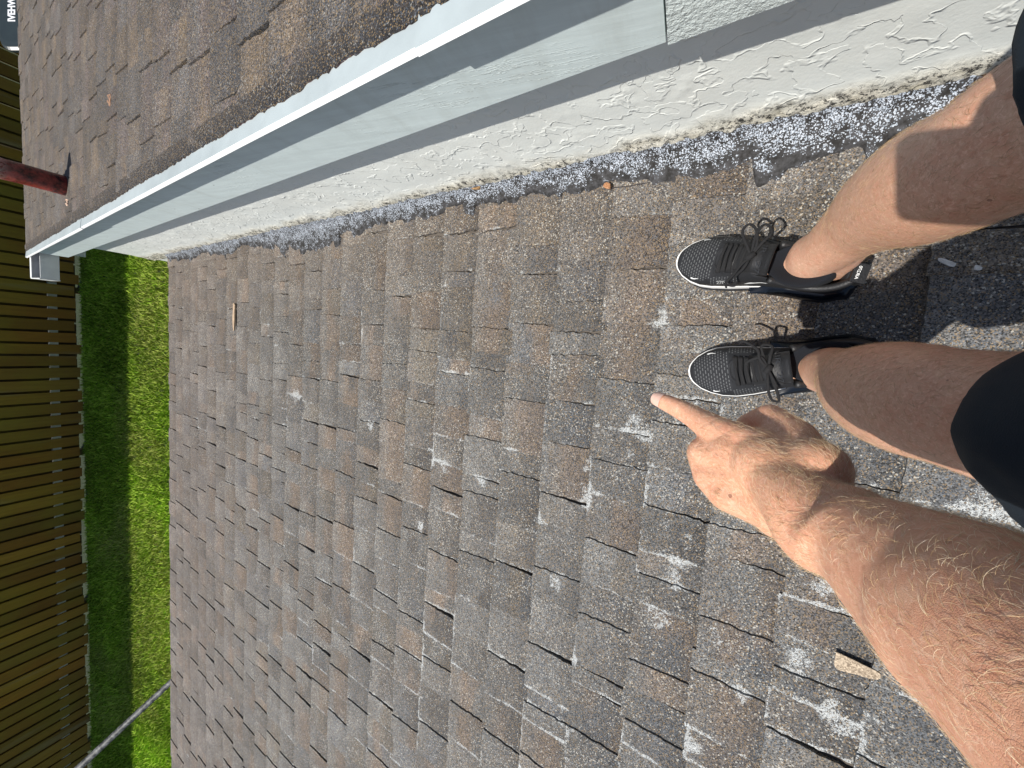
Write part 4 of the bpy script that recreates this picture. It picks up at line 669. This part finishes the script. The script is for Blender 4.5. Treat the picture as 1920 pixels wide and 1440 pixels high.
    A_ = MB(); A_.box((-.013, -.013, .085), (.006, 0, -.030), (0, .026, 0), (.006, 0, .001)); A_.box((-.015, -.014, .088), (.020, 0, .008), (0, .028, 0), (-.002, 0, .005)); kid('heel_tab', np.concatenate(A_.v), A_.f, MBL, False)
    # laces
    A_ = MB()
    for i, uq in enumerate((.535, .57, .605, .64, .672)):
        va, vb = .385 - .01 * i, .615 + .01 * i; t = np.linspace(0, 1, 10); A_.tube(surf_n(uq + .012 * t, va + (vb - va) * t, side, .0022), .0026, 8, .55); A_.tube(surf_n(uq + .012 * (1 - t), va + (vb - va) * t, side, .0036), .0026, 8, .55)
    K = surf(np.array([.50]), np.array([.5]), side)[0] + np.array([0, 0, .009]); s_ = side
    lp = {0: [], 1: []}
    if side > 0:                                           # right foot (medial = +y)
        curves = [[K, K + (-.004, -.018, .006), K + (.004, -.040, .004), K + (.020, -.050, -.002), K + (.026, -.036, .002), K + (.008, -.012, .004), K],
                  [K, K + (-.012, -.022, .008), K + (-.020, -.040, .004), K + (-.006, -.052, 0), K + (.002, -.036, .006), K],
                  [K, K + (.010, .016, .002), K + (.020, .032, -.014), K + (.030, .044, -.028), K + (.030, .052, -.040)], [K, K + (.004, .020, .002), K + (.016, .034, -.016), K + (.014, .046, -.030), K + (.026, .048, -.034), K + (.034, .046, -.030)], [K, K + (.012, -.020, .002), K + (.020, -.024, -.002)]]
    else:
        curves = [[K, K + (.002, .016, .006), K + (.004, .036, -.004), K + (.002, .052, -.022), K + (-.008, .054, -.026), K + (-.008, .036, -.006), K], [K, K + (-.004, .012, .004), K + (-.008, .026, -.002), K + (-.010, .034, -.012)],
                  [K, K + (.010, -.018, .006), K + (.012, -.034, .004), K + (.030, -.050, .0), K + (.040, -.052, -.002)], [K, K + (.008, -.020, .004), K + (.030, -.016, .0), K + (.034, -.010, -.002)], [K, K + (-.006, -.020, .006), K + (-.010, -.036, .0), K + (.006, -.038, 0), K]]
    for c_ in curves: A_.tube(catmull(c_, 7), .0024, 8, .6)
    A_.tube([K + (-.005, -.006, .001), K + (.005, .006, .001)], .0052, 10); kid('laces', np.concatenate(A_.v), A_.f, MLC)
    # prints
    def put_text(txt, size, fn, mt, nm='lettering', bold=.0):
        V_, F_ = text_mesh(txt, size, .0003, bold); return kid(nm, np.array([fn(q) for q in V_]), F_, mt, False)
    # tongue letters run from the lateral to the medial side, tops towards the ankle
    def on_tongue(q):
        uq = .455 - q[1] / LS; vq = .5 + (-q[0]) / .080 * (1 if side > 0 else -1); p = surf(np.array([max(uq, .475)]), np.array([np.clip(vq, .3, .7)]), side)[0]; return (uq * LS - .002, p[1], p[2] + .0045 + .010 * sm(.47, .40, uq) - .004 * (abs(vq - .5) / .2) ** 3 + q[2])
    put_text("AIR 270", .0125, on_tongue, MGT)
    sw = [(0, 0), (.10, .16), (.20, .26), (.34, .16), (.60, .24), (1.0, .46), (.62, .08), (.40, -.06), (.22, -.10), (.06, -.06)]
    def swoosh(u_, v_, lu, lv, mt, flip=1): 
        P_ = catmull([(a_, b_, 0) for a_, b_ in sw] + [(0, 0, 0)], 4)[:-1]; V_ = surf_n(u_ - P_[:, 0] * lu, np.clip(v_ + flip * P_[:, 1] * lv, 0, 1), side, .0008); return kid('side_mark', V_, [tuple(range(len(V_)))], mt, False)
    swoosh(.86, .20 if side > 0 else .22, .06, .10, MLT); swoosh(.85, .80, .05, .10, MLT, -1); swoosh(.52, .10, .20, .10, MLT)
    if side > 0:
        put_text("270", .0105, lambda q: surf_n(np.array([.655 - q[0] / LS]), np.array([np.clip(.165 + q[1] / .1, 0, 1)]), side, .0007)[0], MLT)
    put_text("AIR270", .0105, lambda q: (-.004 - .012 * 0 + (-q[1] * .6) - .0, -q[0] * .62, .1005 + (-q[1]) * .1 + q[2]), MLT)
    # sock
    A_ = MB(); lvq = [(.045, .028, .052), (.06, .031, .055), (.078, .0330, .054), (.092, .0335, .052), (.098, .0330, .050), (.098, .031, .047), (.095, .026, .041), (.088, .018, .030), (.082, .010, .014)]; Vk = []
    for z, ry, rx in lvq:
        for j in range(32): an = 2 * math.pi * j / 32; Vk.append((.076 + rx * math.cos(an), ry * math.sin(an) + side * .001, z - .012 * math.cos(an)))
    kid('sock', np.array(Vk), [(i * 32 + j, i * 32 + (j + 1) % 32, (i + 1) * 32 + (j + 1) % 32, (i + 1) * 32 + j) for i in range(len(lvq) - 1) for j in range(32)], MSK)
    return up
sneaker((-.262, -.154), (.028, -.219), 1, 'sneaker on the right foot, beside the wall')
sneaker((-.308, -.022), (-.019, .043), -1, 'sneaker on the left foot, beside the pointing hand')
# --- phone held at the lens
ph = NT('phone case'); pmat = ph.done((.02, .02, .022), .4); A = MB(); P_ = []; X0, X1, Y0, Y1, r_ = -.0168, .130, -.0200, .058, .011
for qx, qy, a0 in ((X1 - r_, Y1 - r_, 0), (X0 + r_, Y1 - r_, 90), (X0 + r_, Y0 + r_, 180), (X1 - r_, Y0 + r_, 270)):
    for k in range(8): an = R(a0 + k * 90 / 7); P_.append((qx + r_ * math.cos(an), qy + r_ * math.sin(an)))
nq = len(P_); V = []
for z, s_ in ((-.0145, .985), (-.0138, 1), (-.0062, 1), (-.0055, .985)): V += [cam2w((x - .0566) * s_ + .0566, (y - .019) * s_ + .019, z) for x, y in P_]
A.add(V, [(i * nq + j, i * nq + (j + 1) % nq, (i + 1) * nq + (j + 1) % nq, (i + 1) * nq + j) for i in range(3) for j in range(nq)] + [tuple(range(nq))[::-1], tuple(3 * nq + j for j in range(nq))])
phone = A.build('phone', pmat); A = MB(); A.add([cam2w((x - .0566) * .94 + .0566, (y - .019) * .90 + .019, -.0147) for x, y in P_], [tuple(range(nq))]); scr = A.build('screen', plain('dark glass screen', (.01, .012, .015), .05, .02)); scr.parent = phone
A = MB(); A.tube([cam2w(.012, .004, -.0056), cam2w(.012, .004, -.0035)], .0055, 20); A.tube([cam2w(.004, -.011, -.0056), cam2w(.004, -.011, -.0040)], .0025, 16); ln_ = A.build('lens', pmat); ln_.parent = phone
tag(phone, 'dark phone held in the right hand above the roof', 'phone')
